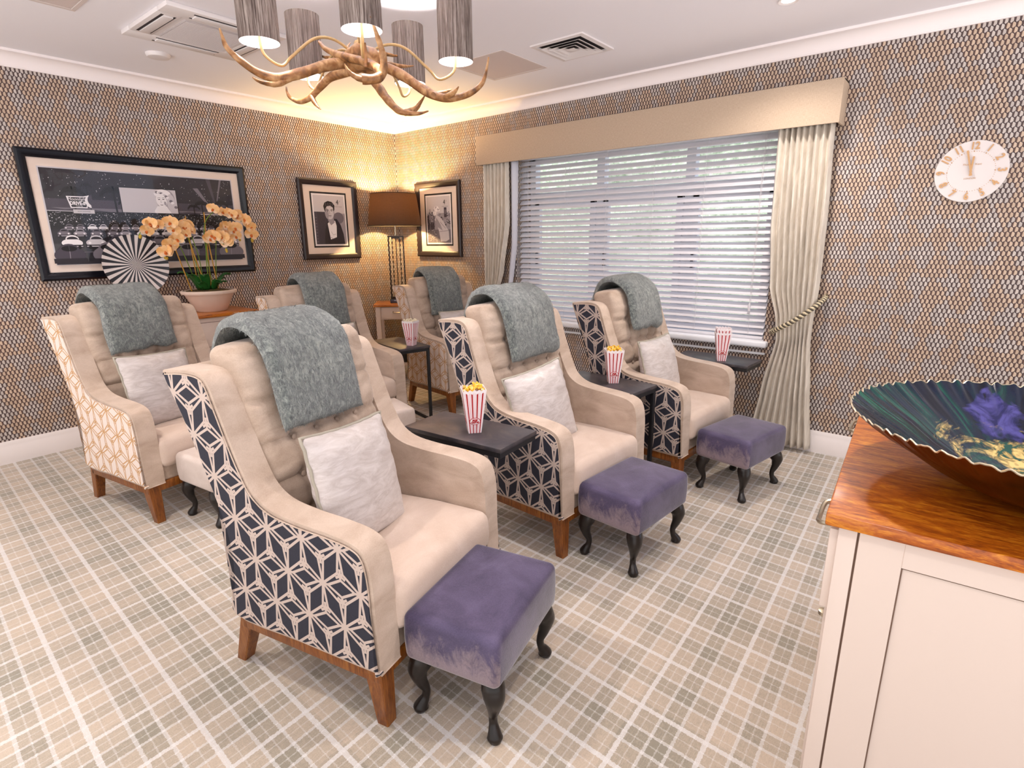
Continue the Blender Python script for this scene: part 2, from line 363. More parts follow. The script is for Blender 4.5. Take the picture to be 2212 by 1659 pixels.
def rbox(sx, sy, sz, rad, n=(8, 8, 8), warp=None, k=4, bm=None):
    """rounded box (half sizes) with a per-vertex warp"""
    bm = bm or NB(); hs = (sx, sy, sz); cs = [coords(h, min(rad, h * .98), m, k) for h, m in zip(hs, n)]; cache = {}
    def V(i, j, l):
        key = (i, j, l)
        if key not in cache:
            p = Vector((cs[0][i], cs[1][j], cs[2][l])); q = Vector([max(-(h - rad), min(h - rad, c)) for h, c in zip(hs, p)]); d = p - q
            if d.length > 1e-9: p = q + d.normalized() * rad
            if warp: p = Vector(warp(p))
            cache[key] = bm.verts.new(p)
        return cache[key]
    L = [len(c) for c in cs]
    for a, b, c in ((0, 1, 2), (1, 2, 0), (2, 0, 1)):
        for side in (0, L[c] - 1):
            for i in range(L[a] - 1):
                for j in range(L[b] - 1):
                    q = []
                    for di, dj in ((0, 0), (1, 0), (1, 1), (0, 1)):
                        ix = [0, 0, 0]; ix[a] = i + di; ix[b] = j + dj; ix[c] = side; q.append(V(*ix))
                    bm.faces.new(q)
    return bm
def crom(pts, n=6, closed=False):
    P = [Vector(p) for p in pts]; out = []; N = len(P)
    rng = range(N if closed else N - 1)
    for i in rng:
        if closed: a, b, c, d = P[i - 1], P[i], P[(i + 1) % N], P[(i + 2) % N]
        else: a, b, c, d = P[max(i - 1, 0)], P[i], P[i + 1], P[min(i + 2, N - 1)]
        for j in range(n):
            t = j / n; out.append(0.5 * ((2 * b) + (c - a) * t + (2 * a - 5 * b + 4 * c - d) * t * t + (3 * b - a - 3 * c + d) * t ** 3))
    if not closed: out.append(P[-1])
    return out
def tube(bm, pts, rad, sides=8, smooth=0, caps=True, closed=False, squash=None):
    P = crom(pts, smooth, closed) if smooth else [Vector(p) for p in pts]
    N = len(P); rr = rad if callable(rad) else (lambda t: rad); rings = []; up = None
    for i, p in enumerate(P):
        if closed: d = P[(i + 1) % N] - P[i - 1]
        else: d = P[min(i + 1, N - 1)] - P[max(i - 1, 0)]
        d = d.normalized() if d.length > 1e-9 else Vector((0, 0, 1))
        if up is None:
            a = Vector((0, 0, 1)) if abs(d.z) < 0.9 else Vector((1, 0, 0)); up = (a - d * a.dot(d)).normalized()
        else:
            up = up - d * up.dot(d); up = up.normalized() if up.length > 1e-6 else Vector((1, 0, 0))
        s = d.cross(up); R_ = rr(i / max(N - 1, 1))
        rings.append([bm.verts.new(p + (up * math.cos(2 * PI * k / sides) + s * math.sin(2 * PI * k / sides)) * R_) for k in range(sides)])
    for i in range(N if closed else N - 1):
        a, b = rings[i], rings[(i + 1) % N]
        for k in range(sides): bm.faces.new((a[k], a[(k + 1) % sides], b[(k + 1) % sides], b[k]))
    if caps and not closed:
        bm.faces.new(rings[0]); bm.faces.new(rings[-1])
    return bm
def lathe(bm, prof, sides=32, c=(0, 0, 0), rip=None, close=True):
    rings = []
    for i, (rr, z) in enumerate(prof):
        if rr < 1e-6: rings.append([bm.verts.new((c[0], c[1], c[2] + z))]); continue
        row = []
        for k in range(sides):
            a = 2 * PI * k / sides; R_ = rr; zz = z
            if rip: R_, zz = rip(a, rr, z, i)
            row.append(bm.verts.new((c[0] + R_ * math.cos(a), c[1] + R_ * math.sin(a), c[2] + zz)))
        rings.append(row)
    for a, b in zip(rings, rings[1:]):
        for k in range(sides):
            k2 = (k + 1) % sides
            if len(a) == 1 and len(b) == 1: continue
            if len(a) == 1: bm.faces.new((a[0], b[k], b[k2]))
            elif len(b) == 1: bm.faces.new((a[k], b[0], a[k2]))
            else: bm.faces.new((a[k], a[k2], b[k2], b[k]))
    return bm
def prism(bm, pts, axis, lo, hi, bev=0.0, seg=3):
    """polygon pts (a,b) in the plane normal to axis, extruded lo..hi"""
    def P(a, b, c): return {0: (c, a, b), 1: (a, c, b), 2: (a, b, c)}[axis]
    v0 = [bm.verts.new(P(a, b, lo)) for a, b in pts]; v1 = [bm.verts.new(P(a, b, hi)) for a, b in pts]; n = len(pts)
    f0 = bm.faces.new(v0); f1 = bm.faces.new(list(reversed(v1)))
    for i in range(n): bm.faces.new((v0[i], v0[(i + 1) % n], v1[(i + 1) % n], v1[i]))
    if bev:
        bmesh.ops.recalc_face_normals(bm, faces=bm.faces)
        bmesh.ops.bevel(bm, geom=list(f0.edges) + list(f1.edges), offset=bev, segments=seg, affect='EDGES', profile=0.5, clamp_overlap=True)
    big = [f for f in bm.faces if len(f.verts) > 8]
    if big: bmesh.ops.triangulate(bm, faces=big, ngon_method='EAR_CLIP')
    return bm
def weighted(o):
    m = o.modifiers.new('normals', 'WEIGHTED_NORMAL'); m.keep_sharp = True; m.weight = 80; return o
def sphere(bm, c, rad, seg=12, ring=8, sc=(1, 1, 1)):
    m = Matrix.Translation(c) @ Matrix.Diagonal((*[rad * k for k in sc], 1)); bmesh.ops.create_uvsphere(bm, u_segments=seg, v_segments=ring, radius=1, matrix=m); return bm
def text(s, size, mat, parent, loc, rot=(PI / 2, 0, 0), ext=0.0008, name='lettering', sx=1.0, align='CENTER', shear=0.0, bold=0.0):
    cu = bpy.data.curves.new('t', 'FONT'); cu.body = s; cu.size = size; cu.extrude = ext; cu.align_x = align; cu.align_y = 'CENTER'; cu.shear = shear; cu.offset = bold; cu.resolution_u = 3
    o = bpy.data.objects.new('t', cu); C.objects.link(o); dg = bpy.context.evaluated_depsgraph_get(); dg.update()
    me = bpy.data.meshes.new_from_object(o.evaluated_get(dg)); bpy.data.objects.remove(o); me.materials.clear(); me.materials.append(mat); me.name = name
    q = bpy.data.objects.new(name, me); C.objects.link(q); q.parent = parent; q.location = loc; q.rotation_euler = rot; q.scale = (sx, 1, 1); return q
def copy_tree(o, parent=None):
    c = o.copy(); C.objects.link(c); c.parent = parent
    for ch in list(o.children): copy_tree(ch, c)
    return c
R = math.radians

# ================================================================ SETTING
XL, YB = -5.7, -6.2
struct('floor', box(XL, 0.02, YB, 0.02, -0.05, 0.0), CARPET, 'beige grey plaid fitted carpet over the whole room', smooth=0)
struct('ceiling', box(XL, 0.3, YB, 0.1, H, H + 0.08), CEIL, 'smooth white ceiling above the armchairs', smooth=0)
struct('wall_left', box(XL, 0.0, 0.0, 0.1, 0.0, H), WALLPAPER, 'wall behind the big framed picture, in brown hexagon wallpaper', smooth=0)
WY0, WY1, WZ0, WZ1 = -3.60, -1.52, 0.655, 2.03
bm = NB(); B(bm, 0, 0.3, WY1, 0.0, 0, H); B(bm, 0, 0.3, YB, WY0, 0, H); B(bm, 0, 0.3, WY0, WY1, 0, WZ0); B(bm, 0, 0.3, WY0, WY1, WZ1, H)
struct('wall_right', bm, WALLPAPER, 'window wall in brown hexagon wallpaper', smooth=0)
def skirt(bm, along, lo, hi):
    pr = [(0, 0), (-0.018, 0), (-0.018, 0.10), (-0.014, 0.112), (-0.014, 0.122), (-0.006, 0.14), (0, 0.141)]
    return pr
pr = [(0, 0), (-0.018, 0), (-0.018, 0.10), (-0.013, 0.108), (-0.013, 0.120), (-0.006, 0.14), (0, 0.141)]
struct('baseboard_left', prism(NB(), pr, 0, XL, 0.0), WHITE, 'white moulded skirting board under the left wallpaper')
struct('baseboard_right', prism(NB(), [(a, b) for a, b in pr], 1, YB, -0.0), WHITE, 'white moulded skirting board along the window wall')
cv = [(0, H), (0, H - 0.085), (-0.012, H - 0.085), (-0.014, H - 0.078)]
for i in range(9):
    a = i / 8 * PI / 2; cv.append((-0.078 + 0.062 * math.cos(a), H - 0.078 + 0.062 * math.sin(a)))
cv += [(-0.085, H - 0.014), (-0.085, H)]
struct('trim_1', prism(NB(), cv, 0, XL, 0.0), COVE, 'white plaster cornice above the left wall')
struct('trim_2', prism(NB(), cv, 1, YB, 0.0), COVE, 'white plaster cornice above the window wall')
# window
win = empty('window_1', (0.20, (WY0 + WY1) / 2, WZ0)); win['kind'] = 'structure'; win['label'] = 'wide white framed window behind the venetian blind'; win['category'] = 'window'
hw = (WY1 - WY0) / 2; hh = WZ1 - WZ0; cy0 = (WY0 + WY1) / 2
bm = NB(); B(bm, 0, .07, -hw, -hw + .06, 0, hh, .006); B(bm, 0, .07, hw - .06, hw, 0, hh, .006); B(bm, 0, .07, -hw, hw, 0, .06, .006); B(bm, 0, .07, -hw, hw, hh - .06, hh, .006)
link('window_frame', bm, PVC, win)
muls = (-2.216 - cy0, -2.944 - cy0)
for m in muls: link('mullion', box(0, .07, m - .035, m + .035, .06, hh - .06, bev=.006), PVC, win)
zt = 1.70 - WZ0
link('transom', box(-0.005, .065, -hw + .06, hw - .06, zt - .035, zt + .035, bev=.006), PVC, win)
edges = [-hw + .06, muls[0 if muls[0] < muls[1] else 1], max(muls), hw - .06]
edges = [-hw + .025, min(muls), max(muls), hw - .025]
for a, b in zip(edges, edges[1:]):
    bm = NB(); a_, b_ = a + .035, b - .035; z0, z1 = .06, zt - .035
    B(bm, -.012, .03, a_, a_ + .05, z0, z1, .004); B(bm, -.012, .03, b_ - .05, b_, z0, z1, .004); B(bm, -.012, .03, a_, b_, z0, z0 + .05, .004); B(bm, -.012, .03, a_, b_, z1 - .05, z1, .004)
    s_ = link('casement', bm, PVC, win)
    link('handle', box(-.035, -.012, b_ - .035, b_ - .02, (z0 + z1) / 2 - .05, (z0 + z1) / 2 + .05, bev=.003), BLACKM, s_)
link('pane', box(.03, .036, -hw + .03, hw - .03, .03, hh - .03), mk_glass('window_glass', 0.06), win, smooth=0)
for m in muls: pass
bm = NB(); B(bm, -.045, .2, WY0 - .03, WY1 + .02, WZ0 - .01, WZ0 + .032, .012, 3); B(bm, -.016, .0, WY0 - .02, WY1 + .01, WZ0 - .06, WZ0 - .045, .004)
struct('trim_3', bm, PVC, 'white window sill board with a rounded nose under the blind')
# outside
bm = rbox(.5, 3.2, 1.6, .3, (6, 60, 30), lambda p: (p.x + 3.3 + .22 * noise.noise(p * 3.1), p.y - 1.6, p.z + 1.5 + .12 * noise.noise(p * 2.3 + Vector((7, 0, 0)))))
tag(link('garden_hedge', bm, HEDGE), 'pale green hedge outside behind the window blind', 'hedge')
struct('ground', box(0.3, 8, -8, 6, -.06, -.01), PAVE, 'pale paving outside the window', smooth=0)
bpy.data.objects['ground'].name = 'floor_outside'

# ================================================================ WINDOW DRESSING
bm = NB(); y0, y1, z0, z1 = -3.908, -1.207, 1.960, 2.186
B(bm, -.15, -.138, y0, y1, z0, z1, .003); B(bm, -.138, -.002, y0, y0 + .012, z0, z1, .003); B(bm, -.138, -.002, y1 - .012, y1, z0, z1, .003); B(bm, -.138, -.002, y0, y1, z1 - .012, z1, .003)
tag(link('pelmet', bm, LINEN), 'long beige linen pelmet box across the top of the window', 'pelmet')
def curtain(name, tab, n, label, amp0=.022):
    """tab: z, y_left(+), y_right(-) rows from top to hem"""
    root = empty(name, (-.08, (tab[0][1] + tab[0][2]) / 2, 0), 0, label, 'curtain'); oy = (tab[0][1] + tab[0][2]) / 2
    bm = NB(); NU = n * 10; NZ = 60; rows = []
    zt_, zb = tab[0][0], tab[-1][0]
    def at(z):
        for a, b in zip(tab, tab[1:]):
            if b[0] <= z <= a[0]:
                t = (a[0] - z) / (a[0] - b[0]); t2 = t * t * (3 - 2 * t); return [a[i] + (b[i] - a[i]) * (t * .5 + t2 * .5) for i in (1, 2, 3, 4)]
        return tab[-1][1:5]
    for j in range(NZ + 1):
        z = zt_ + (zb - zt_) * j / NZ; yl, yr, am, xo = at(z); row = []
        for i in range(NU + 1):
            t = i / NU; ph = 2 * PI * n * (t + .012 * math.sin(7 * t + z * 2.0))
            yy = yl + (yr - yl) * t - math.sin(ph * 2) * (yr - yl) / n * .03
            xx = xo + am * math.cos(ph) * (1 + .15 * math.sin(2.1 * t * n + z)) + .006 * noise.noise(Vector((t * 9, z * 3, 1)))
            row.append(bm.verts.new((xx, yy - oy, z)))
        rows.append(row)
    for a, b in zip(rows, rows[1:]):
        for i in range(NU): bm.faces.new((a[i], a[i + 1], b[i + 1], b[i]))
    o = link('drape', bm, CURT, root, smooth=80, recalc=True); s = o.modifiers.new('thickness', 'SOLIDIFY'); s.thickness = .003; s.offset = 0
    return root
rc = curtain('curtain', [(1.985, -3.575, -3.875, .020, 0), (1.45, -3.585, -3.895, .024, 0), (1.05, -3.62, -3.90, .022, 0.0), (.84, -3.675, -3.89, .014, .005), (.72, -3.69, -3.89, .016, .005), (.40, -3.635, -3.925, .024, -.01), (.035, -3.585, -3.965, .028, -.012)], 9, 'long cream satin curtain held back at the right of the window')
lc = curtain('curtain', [(1.985, -1.225, -1.50, .018, 0), (1.5, -1.225, -1.50, .022, 0), (1.1, -1.23, -1.43, .020, 0), (.80, -1.24, -1.33, .012, 0), (.4, -1.22, -1.45, .02, 0), (.03, -1.21, -1.50, .024, 0)], 7, 'long cream curtain at the corner side of the window')
bm = NB(); g0 = []
for j in range(31):
    t = j / 30; z = 1.985 - t * 1.15; wv = .05 + .075 * (1 - t) ** .6
    g0.append((z, wv))
for s_ in (0,):
    rows = [[bm.verts.new((.045 + .012 * math.sin(i * 1.3 + z), -1.485 - wv * .75 * i / 6 + .24 - .24 * (1 - max(0, (1.3 - z)) * .5) + 1.3625, z)) for i in range(7)] for z, wv in g0]
    for a, b in zip(rows, rows[1:]):
        for i in range(6): bm.faces.new((a[i], a[i + 1], b[i + 1], b[i]))
o = link('lining', bm, LINING, lc, smooth=80); s = o.modifiers.new('thickness', 'SOLIDIFY'); s.thickness = .002
# rope tieback
tp = crom([(-.02, -3.935, 1.00), (-.06, -3.925, .975), (-.112, -3.88, .925), (-.13, -3.80, .855), (-.128, -3.72, .800), (-.10, -3.672, .768), (-.06, -3.66, .765), (-.03, -3.70, .80), (-.02, -3.80, .88), (-.012, -3.90, .97)], 14)
tb = empty('curtain_tieback', (0, -3.94, 1.0), 0, 'twisted cream and dark rope tieback around the right curtain', 'tieback')
for ph, m in ((0, plain('rope_cream', 'd2c4a4', .6)), (PI, plain('rope_dark', '4a4236', .6))):
    pts = []
    for i in range((len(tp) - 1) * 3):
        k = i // 3; f = (i % 3) / 3; p = tp[k].lerp(tp[k + 1], f); d = (tp[min(k + 1, len(tp) - 1)] - tp[k]).normalized(); a = Vector((0, 0, 1)); a = (a - d * a.dot(d)).normalized(); b = d.cross(a)
        pts.append(p + (a * math.cos(i * .62 + ph) + b * math.sin(i * .62 + ph)) * .0075 - Vector((0, -3.94, 1.0)))
    link('strand', tube(NB(), pts, .0078, 6), m, tb, smooth=60)
link('hook', tube(NB(), [(0, 0, 0), (-.03, 0, 0), (-.036, 0, .02)], .004, 8), STEEL, tb)
# venetian blind
BY0, BY1 = -3.585, -1.535
bl = empty('venetian_blind', (.05, (BY0 + BY1) / 2, WZ0 + .03), 0, 'wide white venetian blind with tilted slats across the window', 'blind')
ob = Vector((.05, (BY0 + BY1) / 2, WZ0 + .03)); hb = (BY1 - BY0) / 2
link('head_rail', box(-.03, .03, -hb, hb, 1.985 - ob.z, 2.025 - ob.z, bev=.003), SLAT, bl)
sl = NB(); n = 4; tilt = R(40); rows = []
for i in range(n + 1):
    t = i / n - .5; a = t * .05; rows.append((a * math.cos(tilt), a * math.sin(tilt) + .0025 * (1 - 4 * t * t)))
vs = [[sl.verts.new((x, y, z)) for x, z in rows] for y in (-hb, hb)]; vt = [[sl.verts.new((x, y, z + .0028)) for x, z in rows] for y in (-hb, hb)]
for q in (vs, vt):
    for i in range(n): sl.faces.new((q[0][i], q[0][i + 1], q[1][i + 1], q[1][i]))
for e_ in (0, 1):
    for i in range(n): sl.faces.new((vs[e_][i], vs[e_][i + 1], vt[e_][i + 1], vt[e_][i]))
for i in (0, n): sl.faces.new((vs[0][i], vs[1][i], vt[1][i], vt[0][i]))
s0 = link('slat', sl, SLAT, bl, smooth=50); NS = 29; ZT = 1.955; ZB = .735
for i in range(NS):
    o = s0 if i == 0 else s0.copy()
    if i: C.objects.link(o); o.parent = bl
    o.location = (0, 0, ZT + (ZB - ZT) * i / (NS - 1) - ob.z)
link('bottom_rail', box(-.026, .026, -hb, hb, .003, .024, bev=.004), SLAT, bl)
for yy in (-.93, -.56, -.19, .19, .56, .93):
    bm = NB()
    for dx in (-.027, .027): tube(bm, [(dx, yy, .02), (dx, yy, 1.985 - ob.z)], .0011, 5)
    link('ladder_cord', bm, plain('blind_cord', 'd8d6da', .7) if yy < -.9 else bpy.data.materials['blind_cord'], bl)
link('pull_cord', tube(NB(), [(-.035, -hb + .10, 1.30), (-.035, -hb + .10, .24)], .0015, 5), bpy.data.materials['blind_cord'], bl)
link('cord_weight', lathe(NB(), [(0, .0), (.007, .0), (.009, .03), (.004, .055), (0, .056)], 10, (-.035, -hb + .10, .19)), SLAT, bl)

# ================================================================ CHAIRS
W = 0.70
PROF = [(0, .205), (.012, .33), (.022, .44), (.0, .56), (-.05, .70), (-.11, .85), (-.168, .972), (-.14, .990), (-.03, .995), (.022, .972), (.052, .90), (.085, .81), (.122, .72), (.16, .655), (.22, .618), (.32, .603), (.43, .597), (.515, .585), (.556, .555), (.572, .48), (.574, .34), (.576, .212), (.55, .203), (.28, .203)]
def smooth_profile(P, n=4):
    c = crom([(a, b, 0) for a, b in P], n, True); return [(p.x, p.y) for p in c]
def side_profile(inset=0.0):
    P = smooth_profile(PROF)
    if inset:
        out = []; n = len(P)
        for i in range(n):
            a, b = P[i - 1], P[(i + 1) % n]; dx, dy = b[0] - a[0], b[1] - a[1]; L = math.hypot(dx, dy) or 1
            out.append((P[i][0] + dy / L * inset, P[i][1] - dx / L * inset))   # outline runs clockwise
        P = out
    return P
def chair(label, pat, group=None):
    root = empty('armchair', (0, 0, 0), 0, label, 'armchair', group)
    S = lambda pts: [(-s, z) for s, z in pts]
    for sd in (-1, 1):
        o = weighted(link('arm_and_wing', prism(NB(), S(side_profile()), 0, *sorted((sd * (W / 2 - .006), sd * (W / 2 - .092))), bev=.026, seg=4), BEIGE, root, smooth=50))
        if sd < 0: link('outer_panel', prism(NB(), S(side_profile(.0135)), 0, -W / 2 - .0015, -W / 2 + .012), pat, root, smooth=0)
        else: link('outer_panel', prism(NB(), S(side_profile(.0135)), 0, W / 2 - .012, W / 2 + .0015), pat, root, smooth=0)
        link('piping', tube(NB(), [(sd * (W / 2 - .0015), -s_, z_) for s_, z_ in side_profile(.0125)], .0024, 5, closed=True), BEIGE, root, smooth=80)
    # back shell
    bp = [(.012, .205), (.012, .44), (-.012, .56), (-.062, .70), (-.122, .85), (-.17, .965), (-.15, .99), (-.115, .975), (-.06, .84), (0, .70), (.045, .58), (.07, .44), (.07, .205)]
    link('back_shell', prism(NB(), S(bp), 0, -W / 2 + .08, W / 2 - .08, bev=.006, seg=2), BEIGE, root, smooth=50)
    link('back_panel', prism(NB(), S([(-.004, .205), (-.0, .44), (-.028, .56), (-.078, .70), (-.138, .85), (-.178, .955), (-.168, .962), (-.12, .85), (-.06, .70), (-.012, .56), (.014, .44), (.012, .205)]), 0, -W / 2 + .03, W / 2 - .03), pat, root, smooth=50)
    # seat base / apron
    link('seat_base', rbox(W / 2 - .088, .245, .05, .012, (6, 6, 3), lambda p: (p.x, p.y - .315, p.z + .252)), BEIGE, root)
    # back cushion, tufted
    hx, hy, hz = .262, .078, .33
    def warp(p):
        x, y, z = p; t = (z + hz) / (2 * hz); zz = .405 + t * .645
        fs = .185 - (zz - .42) * .205; wob = 0.0; depth = (hy - y) / (2 * hy)   # 1 = front (towards -y)
        fr = max(0, min(1, (-y) / hy))
        gz = sum(math.exp(-((zz - q) / .011) ** 2) for q in (.885, .755, .635, .52))
        cen = math.exp(-(max(0, abs(x) - .14) / .05) ** 2)
        gx = sum(math.exp(-((x - q) / .010) ** 2) for q in (-.14, -.047, .047, .14)) * (1 if zz < .90 else max(0, 1 - (zz - .90) / .03))
        bt = sum(math.exp(-(((x - a) / .020) ** 2 + ((zz - b) / .020) ** 2)) for a in (-.14, -.047, .047, .14) for b in (.885, .755, .635, .52))
        puff = .022 * (1 - (x / hx) ** 2) * (1 - ((z) / hz) ** 2)
        wr = .0035 * noise.noise(Vector((x * 9, zz * 34, 2.0))) * (1 if abs(x) > .13 else .5)
        s = fs - .15 + (.15) * (1 - (y + hy) / (2 * hy)) + fr * (puff - .015 * gz - .010 * gx * (.3 + .7 * cen) - .018 * bt + wr * 2.0)
        if zz > 1.0: s -= (zz - 1.0) * .25 * fr
        zz += .012 * (1 - (x / hx) ** 2) * t - .006 * t * (y / hy)
        return (x, -s, zz)
    link('back_cushion', rbox(hx, hy, hz, .034, (44, 4, 56), warp), BEIGEC, root, smooth=70)
    bm = NB()
    for a in (-.14, -.047, .047, .14):
        for b in (.885, .755, .635):
            s = .185 - (b - .42) * .205 - .004; sphere(bm, (a, -s, b), .010, 10, 6, (1, .4, 1))
    link('tuft_buttons', bm, BEIGEC, root)
    # seat cushion
    def ws(p):
        x, y, z = p; f = (-y / .225); puff = .016 * (1 - (x / .262) ** 4) * (1 - (y / .235) ** 4) * (1 if z > 0 else .2)
        return (x, y - .364 - .010 * max(0, f) * (1 - (z / .075) ** 2), z + .345 + puff * (1 if z > 0 else -1) - .010 * max(0, -f) + .0015 * noise.noise(Vector((x * 14, y * 14, 0))))
    link('seat_cushion', rbox(.262, .222, .072, .032, (14, 14, 4), ws), BEIGES, root, smooth=70)
    # wooden plinth rails and legs
    bm = NB(); B(bm, -W / 2 + .012, W / 2 - .012, -.566, -.542, .162, .205, .003); B(bm, -W / 2 + .012, W / 2 - .012, -.035, -.012, .162, .205, .003); B(bm, -W / 2 + .012, -W / 2 + .036, -.55, -.02, .162, .205, .003); B(bm, W / 2 - .036, W / 2 - .012, -.55, -.02, .162, .205, .003)
    link('plinth_rail', bm, LEGWOOD, root, smooth=30)
    for sx in (-1, 1):
        for fr in (0, 1):
            bm = NB(); a = .030 if fr else .026; b = .020
            cx, cyt, cyb = sx * (W / 2 - .010 - a), (-.570 + a if fr else -.010 - a), (-.566 + b if fr else .05)
            cxb = sx * (W / 2 - .030 - b)
            top = [bm.verts.new((cx + i * a, cyt + j * a, .204)) for i, j in ((-1, -1), (1, -1), (1, 1), (-1, 1))]
            bot = [bm.verts.new((cxb + i * b, cyb + j * b, 0.0)) for i, j in ((-1, -1), (1, -1), (1, 1), (-1, 1))]
            bm.faces.new(top); bm.faces.new(bot)
            es = []
            for i in range(4): bm.faces.new((top[i], top[(i + 1) % 4], bot[(i + 1) % 4], bot[i]))
            bmesh.ops.bevel(bm, geom=[e for e in bm.edges if abs(e.verts[0].co.z - e.verts[1].co.z) > .1], offset=.003, segments=1, affect='EDGES')
            link('leg', bm, LEGWOOD, root, smooth=30)
    return root
def place_chair(root, x, y, yaw):
    a = R(yaw); root.location = (x + W / 2 * math.cos(a), y + W / 2 * math.sin(a), 0); root.rotation_euler = (0, 0, a)
CH = [  # x, y of the rear left base corner, yaw
 (-3.236, -2.94, 12.4, 'navy and beige geometric wingback armchair nearest the camera', 0),
 (-2.055, -2.83, -3.0, 'navy patterned wingback armchair in the middle of the front row', 0),
 (-1.085, -2.955, -4.0, 'navy patterned wingback armchair beside the window curtain', 0),
 (-3.147, -1.087, 9.0, 'cream patterned wingback armchair in front of the big framed picture', 1),
 (-1.985, -.935, -6.0, 'cream patterned wingback armchair in the middle of the back row', 1),
 (-.86, -1.02, -8.0, 'cream patterned wingback armchair in the corner beside the table lamp', 1)]
protos = {}
chairs = []
for x, y, yaw, lab, kind in CH:
    if kind not in protos: protos[kind] = chair(lab, NAVYPAT if kind == 0 else CREAMPAT); c = protos[kind]
    else: c = copy_tree(protos[kind])
    tag(c, lab, 'armchair', 'wingback armchairs in two rows'); place_chair(c, x, y, yaw); chairs.append(c)
# throws over the chair backs
def throw_mesh(w, drop, seed, th=.036):
    bm = NB(); path = [(-.165, .87), (-.150, .95), (-.122, 1.035), (-.085, 1.088), (-.02, 1.103), (.040, 1.083), (.088, 1.035), (.110, .97), (.130, .88), (.152, drop)]
    P = crom([(s, z, 0) for s, z in path], 6); n = len(P); nx = 18; k = 8; outer = []; inner = []
    for i, p in enumerate(P):
        d = (P[min(i + 1, n - 1)] - P[max(i - 1, 0)]).normalized(); nr = Vector((-d.y, d.x)); t = i / (n - 1)
        if nr.y < 0 and 0.3 < t < .6: nr = -nr
        row = []; rowi = []
        for j in range(nx + 1):
            q = j / nx * 2 - 1; edge = (1 - abs(q) ** 10) ** .5 if abs(q) < 1 else 0
            endt = min(1, (1 - t) * 14) ** .5 if t > .9 else min(1, t * 14 + .02) ** .5
            tt = th * (.12 + .88 * edge * endt) + .006 * noise.noise(Vector((q * 4 + seed, t * 8, seed))) + .003 * noise.noise(Vector((q * 17 + seed, t * 40, 3)))
            xx = q * w / 2 + .010 * noise.noise(Vector((seed, t * 5, q))) + .035 * (t - .4) * (seed % 3 - 1) * .5
            zz = p.y + (.018 * noise.noise(Vector((q * 2.2, seed, 5))) - .012 * q * (seed % 2 - .5) if t > .85 else 0)
            row.append(bm.verts.new((xx, -(p.x + nr.x * -1 * 0 - 0) , zz)))
            row[-1].co += Vector((0, -(-nr.x) * 0, 0))
            o2 = Vector((xx, -(p.x - d.y * -tt * -1), zz + 0))
            o2 = Vector((xx, -(p.x + (-d.y) * tt), zz + d.x * tt))
            rowi.append(bm.verts.new(o2))
        outer.append(row); inner.append(rowi)
    for g_ in (outer, inner):
        for a, b in zip(g_, g_[1:]):
            for j in range(nx): bm.faces.new((a[j], a[j + 1], b[j + 1], b[j]))
    for j in (0, nx):
        for i in range(n - 1): bm.faces.new((outer[i][j], outer[i + 1][j], inner[i + 1][j], inner[i][j]))
    for i in (0, n - 1):
        for j in range(nx): bm.faces.new((outer[i][j], outer[i][j + 1], inner[i][j + 1], inner[i][j]))
    bmesh.ops.recalc_face_normals(bm, faces=bm.faces); bm.normal_update()
    rn = random.Random(seed * 7); base = [f for f in bm.faces]; wt = [f.calc_area() for f in base]
    tot = sum(wt); made = []
    for f, a in zip(base, wt):
        k = a / tot * 15000; k = int(k) + (rn.random() < k - int(k)); N_ = f.normal.copy(); vs = [v.co.copy() for v in f.verts]
        dn = Vector((0, 0, -1)) - N_ * N_.dot(Vector((0, 0, -1)))
        if dn.length < .2: dn = Vector((0, -1, 0)) - N_ * N_.dot(Vector((0, -1, 0)))
        dn = dn.normalized() if dn.length > 1e-4 else Vector((1, 0, 0))
        for _ in range(k):
            p_, q_ = rn.random(), rn.random(); c0 = (vs[0] * (1 - p_) + vs[1] * p_) * (1 - q_) + (vs[3] * (1 - p_) + vs[2] * p_) * q_
            side = N_.cross(dn); dr = (dn + side * rn.uniform(-.9, .9)).normalized(); L_ = rn.uniform(.007, .018); lf = rn.uniform(.15, .75); wd = dr.cross(N_) * .00035
            c1 = c0 + dr * L_ * .5 + N_ * L_ * lf * .55; c2 = c0 + dr * L_ + N_ * L_ * lf * .5
            made.append((c0 - wd, c0 + wd, c1 + wd, c1 - wd, c2))
    for a_, b_, c_, d_2, e_ in made:
        v = [bm.verts.new(q) for q in (a_, b_, c_, d_2, e_)]; bm.faces.new(v[:4]); bm.faces.new((v[3], v[2], v[4]))
    return bm
TH = [(.34, .795, -.035, 0, 'draped over the nearest navy armchair'), (.36, .80, -.01, 1, 'draped over the middle navy armchair in the front row'), (.33, .83, .0, 2, 'draped over the navy armchair beside the curtain'),
      (.34, .80, -.03, 3, 'draped over the cream armchair in front of the big picture'), (.31, .775, .02, 4, 'over the cream armchair in the middle of the back row'), (.33, .76, -.01, 5, 'draped over the cream armchair beside the lamp')]
for c, (w_, dr, ox, sd, lab) in zip(chairs, TH):
    bm = throw_mesh(w_, dr, sd + 1)
    t = link('throw_blanket', bm, THROW, None, smooth=80, recalc=False)
    t.matrix_world = Matrix.Translation(c.location) @ Matrix.Rotation(c.rotation_euler.z, 4, 'Z') @ Matrix.Translation((ox, 0, 0))
    tag(t, 'grey green mohair throw ' + lab, 'throw', 'mohair throws on the armchairs')
